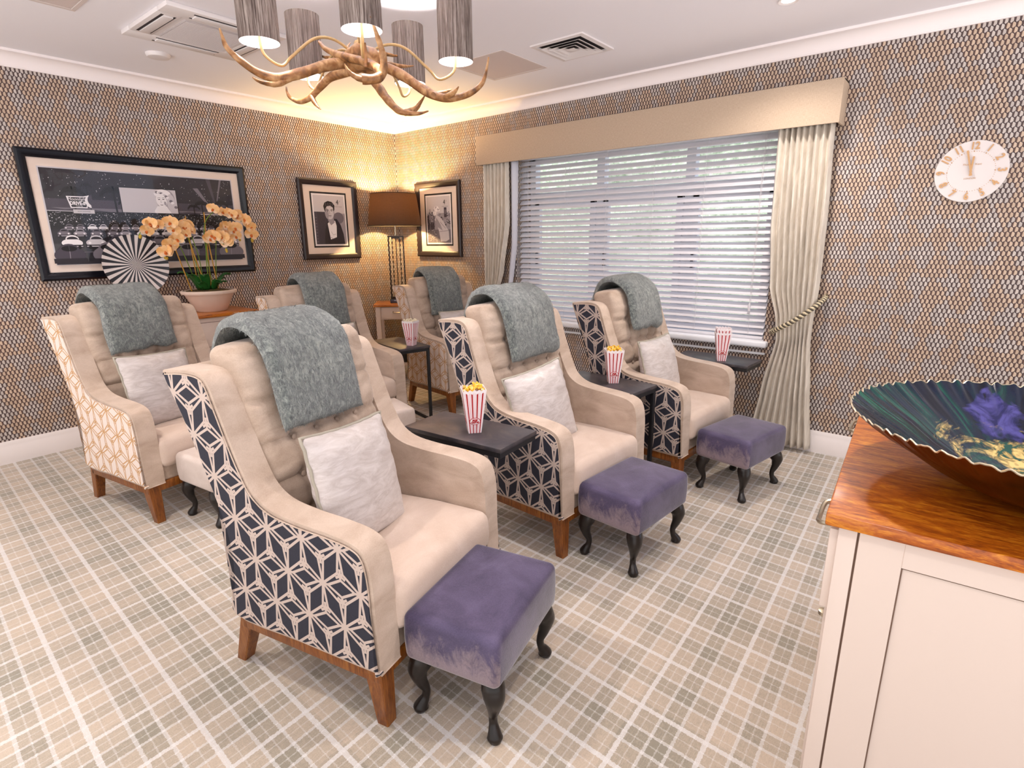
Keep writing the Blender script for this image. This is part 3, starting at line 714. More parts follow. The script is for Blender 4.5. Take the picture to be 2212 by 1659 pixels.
# scatter cushions
def pillow():
    root = empty('scatter_cushion', (0, 0, 0)); h = .192
    def wp(p):
        x, y, z = p; a = abs(x) / h; b = abs(z) / h
        th = max(.06, (1 - a ** 2.6) ** .5 * (1 - b ** 2.6) ** .5) if a < 1 and b < 1 else .06
        pin = 1 - .07 * (1 - a * a) * b - .07 * (1 - b * b) * a * 0; kx = 1 - .055 * (1 - b * b); kz = 1 - .055 * (1 - a * a)
        wr = .006 * noise.noise(Vector((x * 16, z * 30, 1))) * max(a, b)
        return (x * kx, y * th * 1.0 + wr, z * kz)
    link('cushion_cover', rbox(h, .07, h, .02, (26, 3, 26), wp), SATIN, root, smooth=80)
    pts = []
    for i in range(80):
        a = i / 80 * 4; k = int(a); f = (a - k) * 2 - 1; e = {0: (f, -1), 1: (1, f), 2: (-f, 1), 3: (-1, -f)}[k]
        pts.append((e[0] * h * (1 - .055 * (1 - e[1] ** 2)) * 1.005, .002 * math.sin(i * 2.0), e[1] * h * (1 - .055 * (1 - e[0] ** 2)) * 1.005))
    link('cord_piping', tube(NB(), pts, lambda t: .0052 + .0012 * math.sin(t * 500), 6, closed=True), CORD, root, smooth=80)
    return root
pp = pillow()
PL = [(-.06, .285, .600, 6, 5), (-.115, .28, .585, -4, -6), (-.075, .28, .60, 3, 0), (-.05, .28, .60, 8, 3), (-.02, .28, .60, 2, 0), (0.02, .28, .60, 3, 0)]
PLL = ['on the nearest navy armchair', 'on the middle navy armchair in the front row', 'on the navy armchair beside the curtain', 'on the cream armchair in front of the big picture', 'mostly hidden on the cream armchair in the middle of the back row', 'mostly hidden on the cream armchair beside the lamp']
for i, (c, (ox, s, z, yw, rl)) in enumerate(zip(chairs, PL)):
    q = pp if i == 0 else copy_tree(pp)
    Mx = Matrix.Translation(c.location) @ Matrix.Rotation(c.rotation_euler.z, 4, 'Z') @ Matrix.Translation((ox, -s, z)) @ Matrix.Rotation(R(yw), 4, 'Z') @ Matrix.Rotation(R(-15), 4, 'X') @ Matrix.Rotation(R(rl), 4, 'Y')
    q.matrix_world = Mx; tag(q, 'silver satin cushion ' + PLL[i], 'cushion', 'satin cushions on the armchairs')
# footstools
def footstool(mat, hz=.345):
    root = empty('footstool', (0, 0, 0)); zb = hz - .155
    def wp(p):
        x, y, z = p; t = (z + .0775) / .155
        return (x * (1 + .02 * math.sin(t * PI)), y * (1 + .02 * math.sin(t * PI)), z + hz - .0775 + (.008 * (1 - (x / .21) ** 2) * (1 - (y / .15) ** 2) if z > 0 else 0))
    link('padded_top', rbox(.21, .15, .0775, .022, (12, 10, 6), wp), mat, root, smooth=70)
    for sx in (-1, 1):
        for sy in (-1, 1):
            d = Vector((sx * .75, sy * .66, 0)).normalized(); c0 = Vector((sx * .168, sy * .112, 0))
            prof = [(0.0, zb + .005, .030), (.010, zb - .02, .034), (.020, zb - .045, .030), (.014, zb - .085, .019), (.000, zb - .12, .0125), (.002, .045, .0125), (.012, .026, .018), (.018, .012, .023), (.018, .0, .016)]
            pts = crom([c0 + d * a + Vector((0, 0, z)) for a, z, _ in prof], 4); n = len(pts)
            rr = [p[2] for p in prof]
            def rad(t, rr=rr):
                f = t * (len(rr) - 1); k = min(int(f), len(rr) - 2); return rr[k] + (rr[k + 1] - rr[k]) * (f - k)
            link('leg', tube(NB(), pts, rad, 14), LEGBLK, root, smooth=60)
    return root
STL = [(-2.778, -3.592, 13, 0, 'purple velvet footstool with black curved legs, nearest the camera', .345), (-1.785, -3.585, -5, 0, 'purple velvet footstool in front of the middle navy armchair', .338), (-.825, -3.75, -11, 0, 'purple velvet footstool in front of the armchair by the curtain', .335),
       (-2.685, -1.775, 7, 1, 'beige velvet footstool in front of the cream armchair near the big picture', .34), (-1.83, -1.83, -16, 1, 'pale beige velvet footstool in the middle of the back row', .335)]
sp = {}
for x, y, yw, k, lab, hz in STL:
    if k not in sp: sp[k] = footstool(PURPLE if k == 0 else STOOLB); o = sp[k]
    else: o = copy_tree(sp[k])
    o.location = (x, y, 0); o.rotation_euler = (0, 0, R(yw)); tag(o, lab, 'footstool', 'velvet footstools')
rb = link('zip_ribbon', rbox(.006, .0015, .035, .0014, (2, 1, 8), lambda p: (p.x + .006 * math.sin(p.z * 60), p.y + .004 * math.sin(p.z * 40), p.z)), plain('lilac_ribbon', '9a86c4', .6)); rb.location = (-1.66, -3.60, .153)
tag(rb, 'short lilac ribbon hanging under the middle purple footstool', 'ribbon')
# side tables
def side_table(h=.592, rear=False):
    root = empty('side_table', (0, 0, 0)); hx, hy = .128, .25
    link('table_top', box(-hx, hx, -hy, hy, h - .018, h, bev=.002), SLATE, root)
    bm = NB(); t = .02
    for x0, x1, y0_, y1_ in ((-hx + .004, hx - .004, -hy + .004, -hy + .004 + t), (-hx + .004, hx - .004, hy - .004 - t, hy - .004), (-hx + .004, -hx + .004 + t, -hy + .024, hy - .024), (hx - .004 - t, hx - .004, -hy + .024, hy - .024)):
        B(bm, x0, x1, y0_, y1_, h - .018 - .022, h - .018, .001, 1)
    link('top_frame', bm, BLACKM, root, smooth=30)
    if rear:      # legs on the far short side
        for x in (-hx + .014, hx - .014): link('leg', box(x - .01, x + .01, hy - .024, hy - .004, .012, h - .04, bev=.001), BLACKM, root, smooth=30)
        bm = NB(); B(bm, -hx + .004, hx - .004, hy - .024, hy - .004, 0, .018, .001, 1)
        for x in (-hx + .014, hx - .014): B(bm, x - .01, x + .01, 0, hy - .024, 0, .018, .001, 1)
        link('base_frame', bm, BLACKM, root, smooth=30); return root
    for y in (-hy + .014, hy - .014): link('leg', box(hx - .024, hx - .004, y - .01, y + .01, .012, h - .04, bev=.001), BLACKM, root, smooth=30)
    bm = NB(); B(bm, hx - .024, hx - .004, -hy + .004, hy - .004, 0, .018, .001, 1)
    for y in (-hy + .014, hy - .014): B(bm, -.03, hx - .024, y - .01, y + .01, 0, .018, .001, 1)
    link('base_frame', bm, BLACKM, root, smooth=30)
    return root
TB = [(-2.270, -3.065, 4.5, 'dark slate side table between the nearest and middle navy armchairs'), (-1.245, -3.12, -5, 'dark slate side table between the middle and right navy armchairs'),
      (-1.135, -1.265, -13, 'dark slate side table with thin black legs in the back row'), (-.262, -3.385, -3, 'dark slate side table under the window, beside the right curtain')]
st = side_table(); st2 = side_table(rear=True)
tables = []
for i, (x, y, yw, lab) in enumerate(TB):
    o = (st2, st, None, None)[i] or copy_tree((st2, st, st, st2)[i]); o.location = (x, y, 0); o.rotation_euler = (0, 0, R(yw)); tag(o, lab, 'side table', 'slate side tables'); tables.append(o)
# popcorn cartons
def carton(root, sc=1.0, dz=0.0, name='carton'):
    bm = NB(); uvl = bm.loops.layers.uv.new('UVMap'); b, t, h = .025 * sc, .046 * sc, .178
    cs = [(-1, -1), (1, -1), (1, 1), (-1, 1)]; N = 24
    for s in range(4):
        a, c = cs[s], cs[(s + 1) % 4]; ob_ = []; tp_ = []
        for i in range(N + 1):
            f = i / N; x = a[0] + (c[0] - a[0]) * f; y = a[1] + (c[1] - a[1]) * f
            sca = abs(math.sin(f * PI * 5)) * .008
            ob_.append(bm.verts.new((x * b, y * b, dz))); tp_.append(bm.verts.new((x * t, y * t, h + sca + dz)))
        for i in range(N):
            f = bm.faces.new((ob_[i], ob_[i + 1], tp_[i + 1], tp_[i]))
            for l, uvv in zip(f.loops, ((i / N, 0), ((i + 1) / N, 0), ((i + 1) / N, 1), (i / N, 1))): l[uvl].uv = uvv
    f = bm.faces.new([bm.verts.new((x * b, y * b, dz + .001)) for x, y in cs])
    o = link(name, bm, CARTON, root, smooth=0, recalc=False); m = o.modifiers.new('card', 'SOLIDIFY'); m.thickness = .0012; m.offset = 1
    for s in range(4):
        an = s * PI / 2; zc = .052; rr = b + (t - b) * zc / h; tiltb = math.atan2(t - b, h)
        Mx = Matrix.Rotation(an, 4, 'Z') @ Matrix.Translation((0, -rr - .0012, zc + dz)) @ Matrix.Rotation(tiltb, 4, 'X')
        def ell(a_, b_, off, mat, nm):
            bm = NB(); vs = [bm.verts.new(Mx @ Vector((a_ * math.cos(2 * PI * k / 28), off, b_ * math.sin(2 * PI * k / 28)))) for k in range(28)]; v2 = [bm.verts.new(Mx @ Vector((a_ * math.cos(2 * PI * k / 28), off + .0008, b_ * math.sin(2 * PI * k / 28)))) for k in range(28)]
            bm.faces.new(vs); bm.faces.new(v2)
            for k in range(28): bm.faces.new((vs[k], vs[(k + 1) % 28], v2[(k + 1) % 28], v2[k]))
            return bm, mat, nm
        lg = link('logo_badge', ell(.0225, .0155, -.0006, RED, '')[0], RED, o, smooth=0)
        link('badge_centre', ell(.0200, .0132, -.0012, CARTW, '')[0], CARTW, lg, smooth=0)
        for s_, z_, sz in (('POP', .0042, .0115), ('CORN', -.0048, .0105)):
            q = text(s_, sz, RED, lg, (0, 0, 0), (0, 0, 0), .0003, 'badge_lettering', 1.0, bold=.0011); q.matrix_basis = Mx @ Matrix.Translation((0, -.0016, z_)) @ Matrix.Rotation(PI / 2, 4, 'X') @ Matrix.Scale(.95, 4)
    return o
def popcorn(mat, seed):
    rnd = random.Random(seed); bm = NB()
    for i in range(46):
        x, y = rnd.uniform(-.036, .036), rnd.uniform(-.036, .036); z = .170 + rnd.uniform(0, .018) + .006 * (1 - (x / .04) ** 2)
        for k in range(4): sphere(bm, (x + rnd.uniform(-.005, .005), y + rnd.uniform(-.005, .005), z + rnd.uniform(-.004, .004)), rnd.uniform(.0045, .0065), 6, 5)
    return bm
ZT_ = .5925
PC = [(-2.285, -3.105, -39, POP, 'full striped popcorn carton on the side table nearest the camera'), (-1.235, -3.165, -50, POP, 'full striped popcorn carton on the side table left of the curtain armchair'), (-1.145, -1.42, -72, POPW, 'full striped popcorn carton on the back row side table'), (-.325, -3.44, -64, None, 'empty striped popcorn carton by the window, outer one of the nested pair')]
c0 = empty('popcorn_carton', (0, 0, 0)); carton(c0)
for i, (x, y, yw, pm, lab) in enumerate(PC):
    o = c0 if i == 0 else copy_tree(c0); o.location = (x, y, ZT_); o.rotation_euler = (0, 0, R(yw)); tag(o, lab, 'popcorn carton', 'striped popcorn cartons')
    if pm:
        q = link('popcorn', popcorn(pm, i), pm); q.location = (x, y, ZT_); q.rotation_euler = (0, 0, R(yw))
        tag(q, ['yellow popcorn heaped in the carton nearest the camera', 'yellow popcorn in the carton left of the curtain armchair', 'white popcorn in the carton in the back row'][i], 'popcorn', None, 'stuff')
o = copy_tree(c0); o.location = (-.325, -3.44, ZT_ + .026); o.rotation_euler = (0, 0, R(-64)); o.scale = (.93, .93, 1); tag(o, 'empty striped popcorn carton nested inside the one by the window', 'popcorn carton', 'striped popcorn cartons')

# ================================================================ CLOCK
ck = empty('wall_clock', (-.001, -4.517, 1.668), 0, 'round white wall clock with rose gold numerals beside the curtain', 'clock', rot=(0, 0, -PI / 2))
bm = lathe(NB(), [(0, 0), (.146, 0), (.15, .003), (.15, .018), (.148, .021), (0, .021)], 64)
bmesh.ops.rotate(bm, cent=(0, 0, 0), matrix=Matrix.Rotation(PI / 2, 3, 'X'), verts=bm.verts); link('clock_face', bm, CLOCKF, ck)
for hnum in range(1, 13):
    a = -hnum * PI / 6; rr = .122; x, z = -math.sin(a) * rr, math.cos(a) * rr
    up = a if hnum in (9, 10, 11, 12, 1, 2, 3) else a + PI
    text(str(hnum), .049, GOLD, ck, (x, -.0235, z), (PI / 2, -up, 0), .0018, 'numeral', .80, bold=.0014)
bm = NB()
for i in range(60):
    a = i * PI / 30; s = .0032 if i % 5 == 0 else .0016; sphere(bm, (math.sin(a) * .097, -.0215, math.cos(a) * .097), s, 6, 4)
link('minute_marks', bm, GOLD, ck)
for nm, a, L, wd, yo in (('hour_hand', R(-3 + 5), .072, .0052, -.0275), ('minute_hand', R(-15), .105, .0052, -.0305)):
    d = Vector((math.sin(a), 0, math.cos(a))); n_ = Vector((d.z, 0, -d.x)); bm = NB()
    vs = [d * -.022 + n_ * wd * .7, d * -.022 - n_ * wd * .7, d * L - n_ * wd * .8, d * L + n_ * wd * .8]
    va = [bm.verts.new(v + Vector((0, yo, 0))) for v in vs]; vb = [bm.verts.new(v + Vector((0, yo - .002, 0))) for v in vs]
    bm.faces.new(va); bm.faces.new(vb)
    for i in range(4): bm.faces.new((va[i], va[(i + 1) % 4], vb[(i + 1) % 4], vb[i]))
    link(nm, bm, GOLD, ck, smooth=0)
bm = lathe(NB(), [(0, .02), (.006, .02), (.006, .034), (0, .034)], 14); bmesh.ops.rotate(bm, cent=(0, 0, 0), matrix=Matrix.Rotation(PI / 2, 3, 'X'), verts=bm.verts); link('hand_pin', bm, GOLD, ck)
text('Thomas  Kent', .0135, GOLD, ck, (0, -.0218, .034), ext=.0003, name='dial_lettering', shear=.2); text('LONDON', .011, GOLD, ck, (0, -.0218, -.034), ext=.0003, name='dial_lettering', shear=.2)

# ================================================================ PICTURES
def frame(root, w_, h_, fw, mat, dep=.03, mount=MATB, inner=None):
    bm = NB(); hw_, hh_ = w_ / 2, h_ / 2
    prof = [(0, 0), (0, -dep * .8), (fw * .25, -dep), (fw * .6, -dep * .85), (fw, -dep * .45), (fw, 0)]
    cor = [(-1, -1), (1, -1), (1, 1), (-1, 1)]; rings = [[bm.verts.new((cx * (hw_ - a), b, cz * (hh_ - a))) for a, b in prof] for cx, cz in cor]
    for i in range(4):
        A, B_ = rings[i], rings[(i + 1) % 4]
        for k in range(len(prof)): bm.faces.new((A[k], B_[k], B_[(k + 1) % len(prof)], A[(k + 1) % len(prof)]))
    link('picture_frame', bm, mat, root, smooth=25)
    link('mount', box(-hw_ + fw * .8, hw_ - fw * .8, -.006, -.002, -hh_ + fw * .8, hh_ - fw * .8), mount, root, smooth=0)
    link('glass_pane', box(-hw_ + fw * .9, hw_ - fw * .9, -dep * .55, -dep * .55 + .0015, -hh_ + fw * .9, hh_ - fw * .9), GLASS, root, smooth=0)
class Art:
    """layers of flat printed ink shapes in one print"""
    def __init__(s, root, y=-.0065): s.r = root; s.y = y; s.mats = []; s.bm = NB(); s.n = 0
    def mi(s, m):
        if m not in s.mats: s.mats.append(m)
        return s.mats.index(m)
    def poly(s, pts, m, lift=True):
        if lift: s.n += 1
        y = s.y - s.n * .00003
        f = s.bm.faces.new([s.bm.verts.new((x, y, z)) for x, z in pts]); f.material_index = s.mi(m)
    def rect(s, x0, x1, z0, z1, m, lift=True): s.poly([(x0, z0), (x1, z0), (x1, z1), (x0, z1)], m, lift)
    def ell(s, cx, cz, a, b, m, n=20, a0=0, a1=2 * PI, rot=0, lift=True):
        pts = []
        for i in range(n):
            t = a0 + (a1 - a0) * i / (n if a1 - a0 > 6.2 else n - 1); x, z = a * math.cos(t), b * math.sin(t); pts.append((cx + x * math.cos(rot) - z * math.sin(rot), cz + x * math.sin(rot) + z * math.cos(rot)))
        s.poly(pts, m, lift)
    def line(s, pts, wd, m):
        s.n += 1
        for (x0, z0), (x1, z1) in zip(pts, pts[1:]):
            L = math.hypot(x1 - x0, z1 - z0) or 1; nx, nz = -(z1 - z0) / L * wd / 2, (x1 - x0) / L * wd / 2
            s.poly([(x0 + nx, z0 + nz), (x1 + nx, z1 + nz), (x1 - nx, z1 - nz), (x0 - nx, z0 - nz)], m, False)
    def done(s, name='print'):
        for f in s.bm.faces:
            f.normal_update()
            if f.normal.y > 0: f.normal_flip()
        return link(name, s.bm, s.mats, s.r, smooth=0, recalc=False)
# large night drive-in scene (generic cars, generic screen portrait)
bp_ = empty('framed_picture', (-2.258, -.002, 1.52), 0, 'large black framed night drive-in cinema print above the left cabinet', 'picture')
frame(bp_, 1.39, .80, .052, FRAMEB)
A = Art(bp_); ox, oz = 2.258, -1.52
A.rect(-.592, .585, -.296, .292, K1); A.rect(-.592, .585, .08, .292, K1)
for i in range(8): A.rect(-.592, .585, .02 + i * .018, .04 + i * .018, (K3, K3, K2, K2, K2, K1, K1, K1)[i] if i < 5 else K1)
rnd = random.Random(5)
A.n += 1
for i in range(150): x, z = rnd.uniform(-.58, .58), rnd.uniform(.10, .285); q = rnd.uniform(.0008, .0024); A.ell(x, z, q, q, K6, 6, lift=False)
A.poly([(-.592, .0), (-.592, .06), (-.5, .045), (-.4, .055), (-.25, .035), (-.1, .04), (.1, .035), (.25, .05), (.4, .038), (.585, .05), (.585, 0)], K2)
A.rect(-.592, .585, -.08, .035, K0)
A.n += 1
for i in range(620):
    x, z = rnd.uniform(-.59, .58), rnd.uniform(-.055, .032); q = rnd.uniform(.0012, .0042); A.rect(x, x + q * 1.4, z, z + q, rnd.choice((K3, K4, K5, K6)), False)
A.line([(-.592, .036), (-.4, .034)], .004, K5); A.line([(.33, .036), (.585, .036)], .004, K6)
A.poly([(.30, .22), (.335, .222), (.42, .08), (.41, .078)], K3); A.poly([(.40, .292), (.43, .292), (.455, .09), (.448, .09)], K2); A.poly([(.50, .292), (.515, .292), (.455, .09), (.45, .09)], K3)
def palm(x, z, h, s):
    A.line([(x, z), (x - .01, z + h * .5), (x - .012, z + h)], .008 * s, K0)
    for k in range(9):
        a = k / 8 * PI * 1.15 - .25; A.line([(x - .012, z + h), (x - .012 + .035 * s * math.cos(a), z + h + .022 * s * math.sin(a)), (x - .012 + .055 * s * math.cos(a), z + h + .018 * s * math.sin(a) - .022 * s)], .008 * s, K0)
palm(-.43, -.06, .22, 1.3); palm(-.20, -.06, .23, 1.5); palm(-.13, -.03, .14, 1.0); palm(-.12, -.03, .11, .8); palm(.36, -.01, .12, 1.1); palm(.30, -.01, .10, .8); palm(-.35, -.02, .22, .6); palm(.50, -.02, .14, 1.0)
# drive-in sign
A.poly([(-.48, .128), (-.39, .128), (-.36, .135), (-.375, .055), (-.465, .055)], K6); A.poly([(-.472, .122), (-.385, .122), (-.366, .128), (-.379, .061), (-.459, .061)], K1)
A.ell(-.352, .098, .030, .040, K6, 18, PI * .55, PI * 1.5); A.ell(-.341, .106, .026, .034, K2, 18, PI * .5, PI * 1.5)
A.rect(-.455, -.34, .022, .046, K5)
# screen with generic smiling portrait
A.rect(-.182, .182, .032, .205, K0); A.rect(-.176, .176, .037, .198, K5)
fx = .075; fz = .115
A.ell(fx + .03, fz + .01, .058, .075, K4, 24, rot=-.3); A.ell(fx + .012, fz + .055, .055, .030, K6, 20); A.ell(fx + .062, fz - .005, .028, .06, K5, 20)
for i in range(14): t = i / 13; A.ell(fx - .03 + t * .12, fz + .065 - t * t * .10, .012, .010, (K5, K3, K6)[i % 3], 8)
A.ell(fx, fz + .008, .034, .046, K6, 24, rot=.15); A.poly([(fx - .03, fz - .03), (fx + .03, fz - .03), (fx + .055, .037), (fx - .05, .037), (fx - .055, .05)], K6)
A.ell(fx - .014, fz + .016, .008, .0028, K0, 10, rot=.1); A.ell(fx + .014, fz + .018, .008, .0028, K0, 10); A.line([(fx - .024, fz + .025), (fx - .012, fz + .029), (fx - .004, fz + .026)], .002, K1); A.line([(fx + .006, fz + .027), (fx + .016, fz + .031), (fx + .026, fz + .027)], .002, K1)
A.line([(fx - .003, fz + .010), (fx - .005, fz - .004), (fx + .001, fz - .007)], .0016, K3); A.ell(fx - .001, fz - .019, .011, .005, K1, 14, PI, 2 * PI); A.line([(fx - .011, fz - .0185), (fx + .010, fz - .0185)], .003, K6); A.ell(fx + .022, fz - .01, .007, .014, K4, 10)
# rows of parked cars
def car(x, z, s, body, dk, front=True):
    A.ell(x, z + .016 * s, .030 * s, .014 * s, body, 18); A.ell(x + .002 * s, z + .028 * s, .019 * s, .014 * s, body, 16, 0, PI); A.ell(x + .002 * s, z + .028 * s, .016 * s, .009 * s, dk, 12, 0, PI)
    A.rect(x - .031 * s, x + .031 * s, z, z + .010 * s, dk); A.rect(x - .029 * s, x + .029 * s, z + .003 * s, z + .006 * s, K5)
    for q in (-.019, .019): A.ell(x + q * s, z + .016 * s, .0045 * s, .0045 * s, K6, 8); A.ell(x + q * s, z + .001 * s, .0055 * s, .006 * s, K0, 8)
for i in range(17): car(-.50 + i * .064 + rnd.uniform(-.006, .006), -.085, .95, rnd.choice((K4, K5, K3, K6)), K1)
for i in range(13): car(-.53 + i * .088 + rnd.uniform(-.01, .01), -.125, 1.2, rnd.choice((K4, K5, K2, K6, K3)), K1)
for i in range(9): car(-.50 + i * .128 + rnd.uniform(-.01, .01), -.195, 1.9, (K6, K5, K2, K4, K3)[i % 5], K1)
A.line([(-.592, -.225), (.585, -.215)], .003, K3); A.line([(-.25, -.20), (-.18, -.17)], .003, K5)
def rear(x, z, s, body):
    A.ell(x, z + .02 * s, .085 * s, .05 * s, body, 24); A.ell(x, z + .05 * s, .055 * s, .042 * s, body, 20); A.ell(x, z + .062 * s, .042 * s, .018 * s, K0, 18); A.line([(x, z + .08 * s), (x, z + .05 * s)], .003 * s, body); A.rect(x - .09 * s, x + .09 * s, z - .03, z, K1)
    A.line([(x, z + .045 * s), (x - .003, z)], .003, K4)
rear(-.52, -.262, 1.0, K2); rear(-.30, -.266, 1.15, K3); rear(.20, -.262, 1.0, K3); rear(.36, -.265, 1.0, K2); rear(.52, -.262, 1.1, K3)
A.rect(-.6, .6, -.30, -.285, K1); A.done()
link('mount_bevel', box(-.600, .593, -.0063, -.0061, -.304, .300), K5, bp_, smooth=0)
text('Moonlight', .026, K6, bp_, (-.425, -.0105, .110), ext=.0001, name='sign_lettering', shear=.3); text('DRIVE-IN', .030, K6, bp_, (-.418, -.0105, .084), ext=.0001, name='sign_lettering', sx=.78, bold=.0012); text('THEATRE', .009, K6, bp_, (-.418, -.0105, .067), ext=.0001, name='sign_lettering'); text('NOW SHOWING', .009, K1, bp_, (-.398, -.0105, .034), ext=.0001, name='sign_lettering')

def stamp(root, man):
    A = Art(root); w_, h_ = .186, .240
    A.rect(-w_, w_, -h_, h_, K0)
    w2, h2 = w_ - .014, h_ - .014; A.rect(-w2, w2, -h2, h2, K6); A.n += 1
    q = .0105
    n = int(2 * w2 / (q * 1.25))
    for i in range(n + 1):
        x = -w2 + i * 2 * w2 / n
        for z in (-h2, h2): A.ell(x, z, q * .33, q * .33, K0, 8, lift=False)
    n = int(2 * h2 / (q * 1.25))
    for i in range(n + 1):
        z = -h2 + i * 2 * h2 / n
        for x in (-w2, w2): A.ell(x, z, q * .33, q * .33, K0, 8, lift=False)
    ix, iz = w2 - .014, h2 - .014
    A.rect(-ix, ix, -iz, iz, K4); A.rect(-ix, ix, .06, iz, K5)
    if man:
        A.rect(-ix, -.02, -iz, .07, K2)
        for i in range(9): A.rect(-ix + .035 + i * .010, -ix + .039 + i * .010, -iz, .07, K1)
        for i in range(9): A.rect(-ix + .008, -ix + .020, -iz + .02 + i * .026, -iz + .026 + i * .026, K3, False)
        A.ell(.09, .02, .055, .05, K3); A.poly([(-.075, -iz), (-.06, -.09), (-.035, -.02), (.01, .015), (.07, .01), (.105, -.04), (.13, -.12), (.14, -iz)], K1)
        A.poly([(-.03, -.03), (.0, -.005), (.05, -.005), (.062, -.05), (.055, -.15), (-.01, -.17), (-.02, -.10)], K6)
        A.line([(.0, -.10), (.02, -.13), (.05, -.12)], .003, K4); A.line([(-.01, -.15), (.02, -.165)], .004, K4)
        A.poly([(-.025, .03), (.035, .02), (.045, -.02), (.005, -.045), (-.02, -.01)], K4)
        A.ell(-.002, .068, .045, .062, K5, 28, rot=.12); A.ell(-.03, .06, .02, .05, K4, 16, rot=.1)
        A.poly([(-.052, .085), (-.06, .12), (-.045, .15), (-.01, .165), (.03, .158), (.055, .13), (.052, .09), (.040, .075), (.038, .11), (.01, .125), (-.025, .118), (-.04, .10), (-.042, .07)], K0)
        for i in range(5): A.line([(-.04 + i * .018, .12), (-.03 + i * .018, .15)], .004, K3)
        A.line([(-.032, .086), (-.018, .09), (-.006, .085)], .005, K1); A.line([(.010, .086), (.022, .092), (.034, .089)], .005, K1)
        A.ell(-.018, .078, .007, .003, K0, 10); A.ell(.022, .080, .007, .003, K0, 10); A.line([(.002, .082), (-.002, .058), (.006, .053)], .003, K3); A.line([(-.012, .036), (.0, .039), (.016, .037)], .005, K2); A.line([(-.006, .029), (.010, .029)], .003, K3); A.ell(.044, .068, .005, .013, K4, 10)
    else:
        A.rect(-ix, -.06, -iz, .04, K2); A.rect(-.13, -.07, -.02, .055, K4); A.rect(-.12, -.112, -.1, .1, K3)
        A.n += 1
        for i in range(120): x, z = rnd.uniform(-ix, ix - .01), rnd.uniform(-.08, .07); A.rect(x, x + rnd.uniform(.004, .016), z, z + rnd.uniform(.003, .012), rnd.choice((K1, K3, K4, K2)), False)
        A.rect(.075, .11, .02, .11, K2); A.rect(.082, .104, .05, .09, K3); A.rect(-ix, ix, -iz, -.09, K3)
        for i in range(60): x, z = rnd.uniform(-ix, -.03), rnd.uniform(-iz, -.09); A.rect(x, x + .008, z, z + .006, rnd.choice((K2, K4, K5)), False)
        A.poly([(-.03, .045), (.01, .03), (.06, -.01), (.10, -.07), (.13, -.10), (.135, -.18), (.09, -.2), (.02, -.2), (.0, -.11), (-.03, -.02), (-.055, -.0)], K5)
        A.poly([(-.03, .02), (-.045, -.03), (-.01, -.07), (.05, -.10), (.02, -.04)], K4); A.line([(.02, -.02), (.09, -.08)], .004, K3); A.line([(.0, -.11), (.13, -.10)], .006, K4)
        A.ell(-.035, .085, .040, .045, K5, 20); A.ell(-.05, .07, .023, .032, K6, 18, rot=-.2); A.ell(-.025, .10, .034, .026, K6, 14)
        for i in range(9): A.ell(-.07 + i * .010, .115 - abs(i - 4) * .008, .010, .008, (K5, K4, K6)[i % 3], 8)
        A.ell(-.060, .076, .004, .002, K0, 8); A.ell(-.046, .077, .004, .002, K0, 8); A.ell(-.055, .056, .007, .003, K1, 8, PI, 2 * PI)
    A.done()
    text('4', .062, K0, root, (.085, -.0105, .155), ext=.0001, name='stamp_lettering', sx=.85); text('c', .022, K0, root, (.112, -.0105, .168), ext=.0001, name='stamp_lettering'); text('P O S T A G E', .013, K2, root, (.092, -.0105, .118), ext=.0001, name='stamp_lettering')
p1 = empty('framed_picture', (-.809, -.002, 1.537), 0, 'dark framed postage stamp print of a young man, left of the corner lamp', 'picture'); frame(p1, .60, .688, .05, FRAMED); stamp(p1, True)
p2 = empty('framed_picture', (-.002, -.585, 1.540), 0, 'dark framed postage stamp print of a woman in the street, right of the corner lamp', 'picture', rot=(0, 0, -PI / 2)); frame(p2, .60, .684, .05, FRAMED); stamp(p2, False)

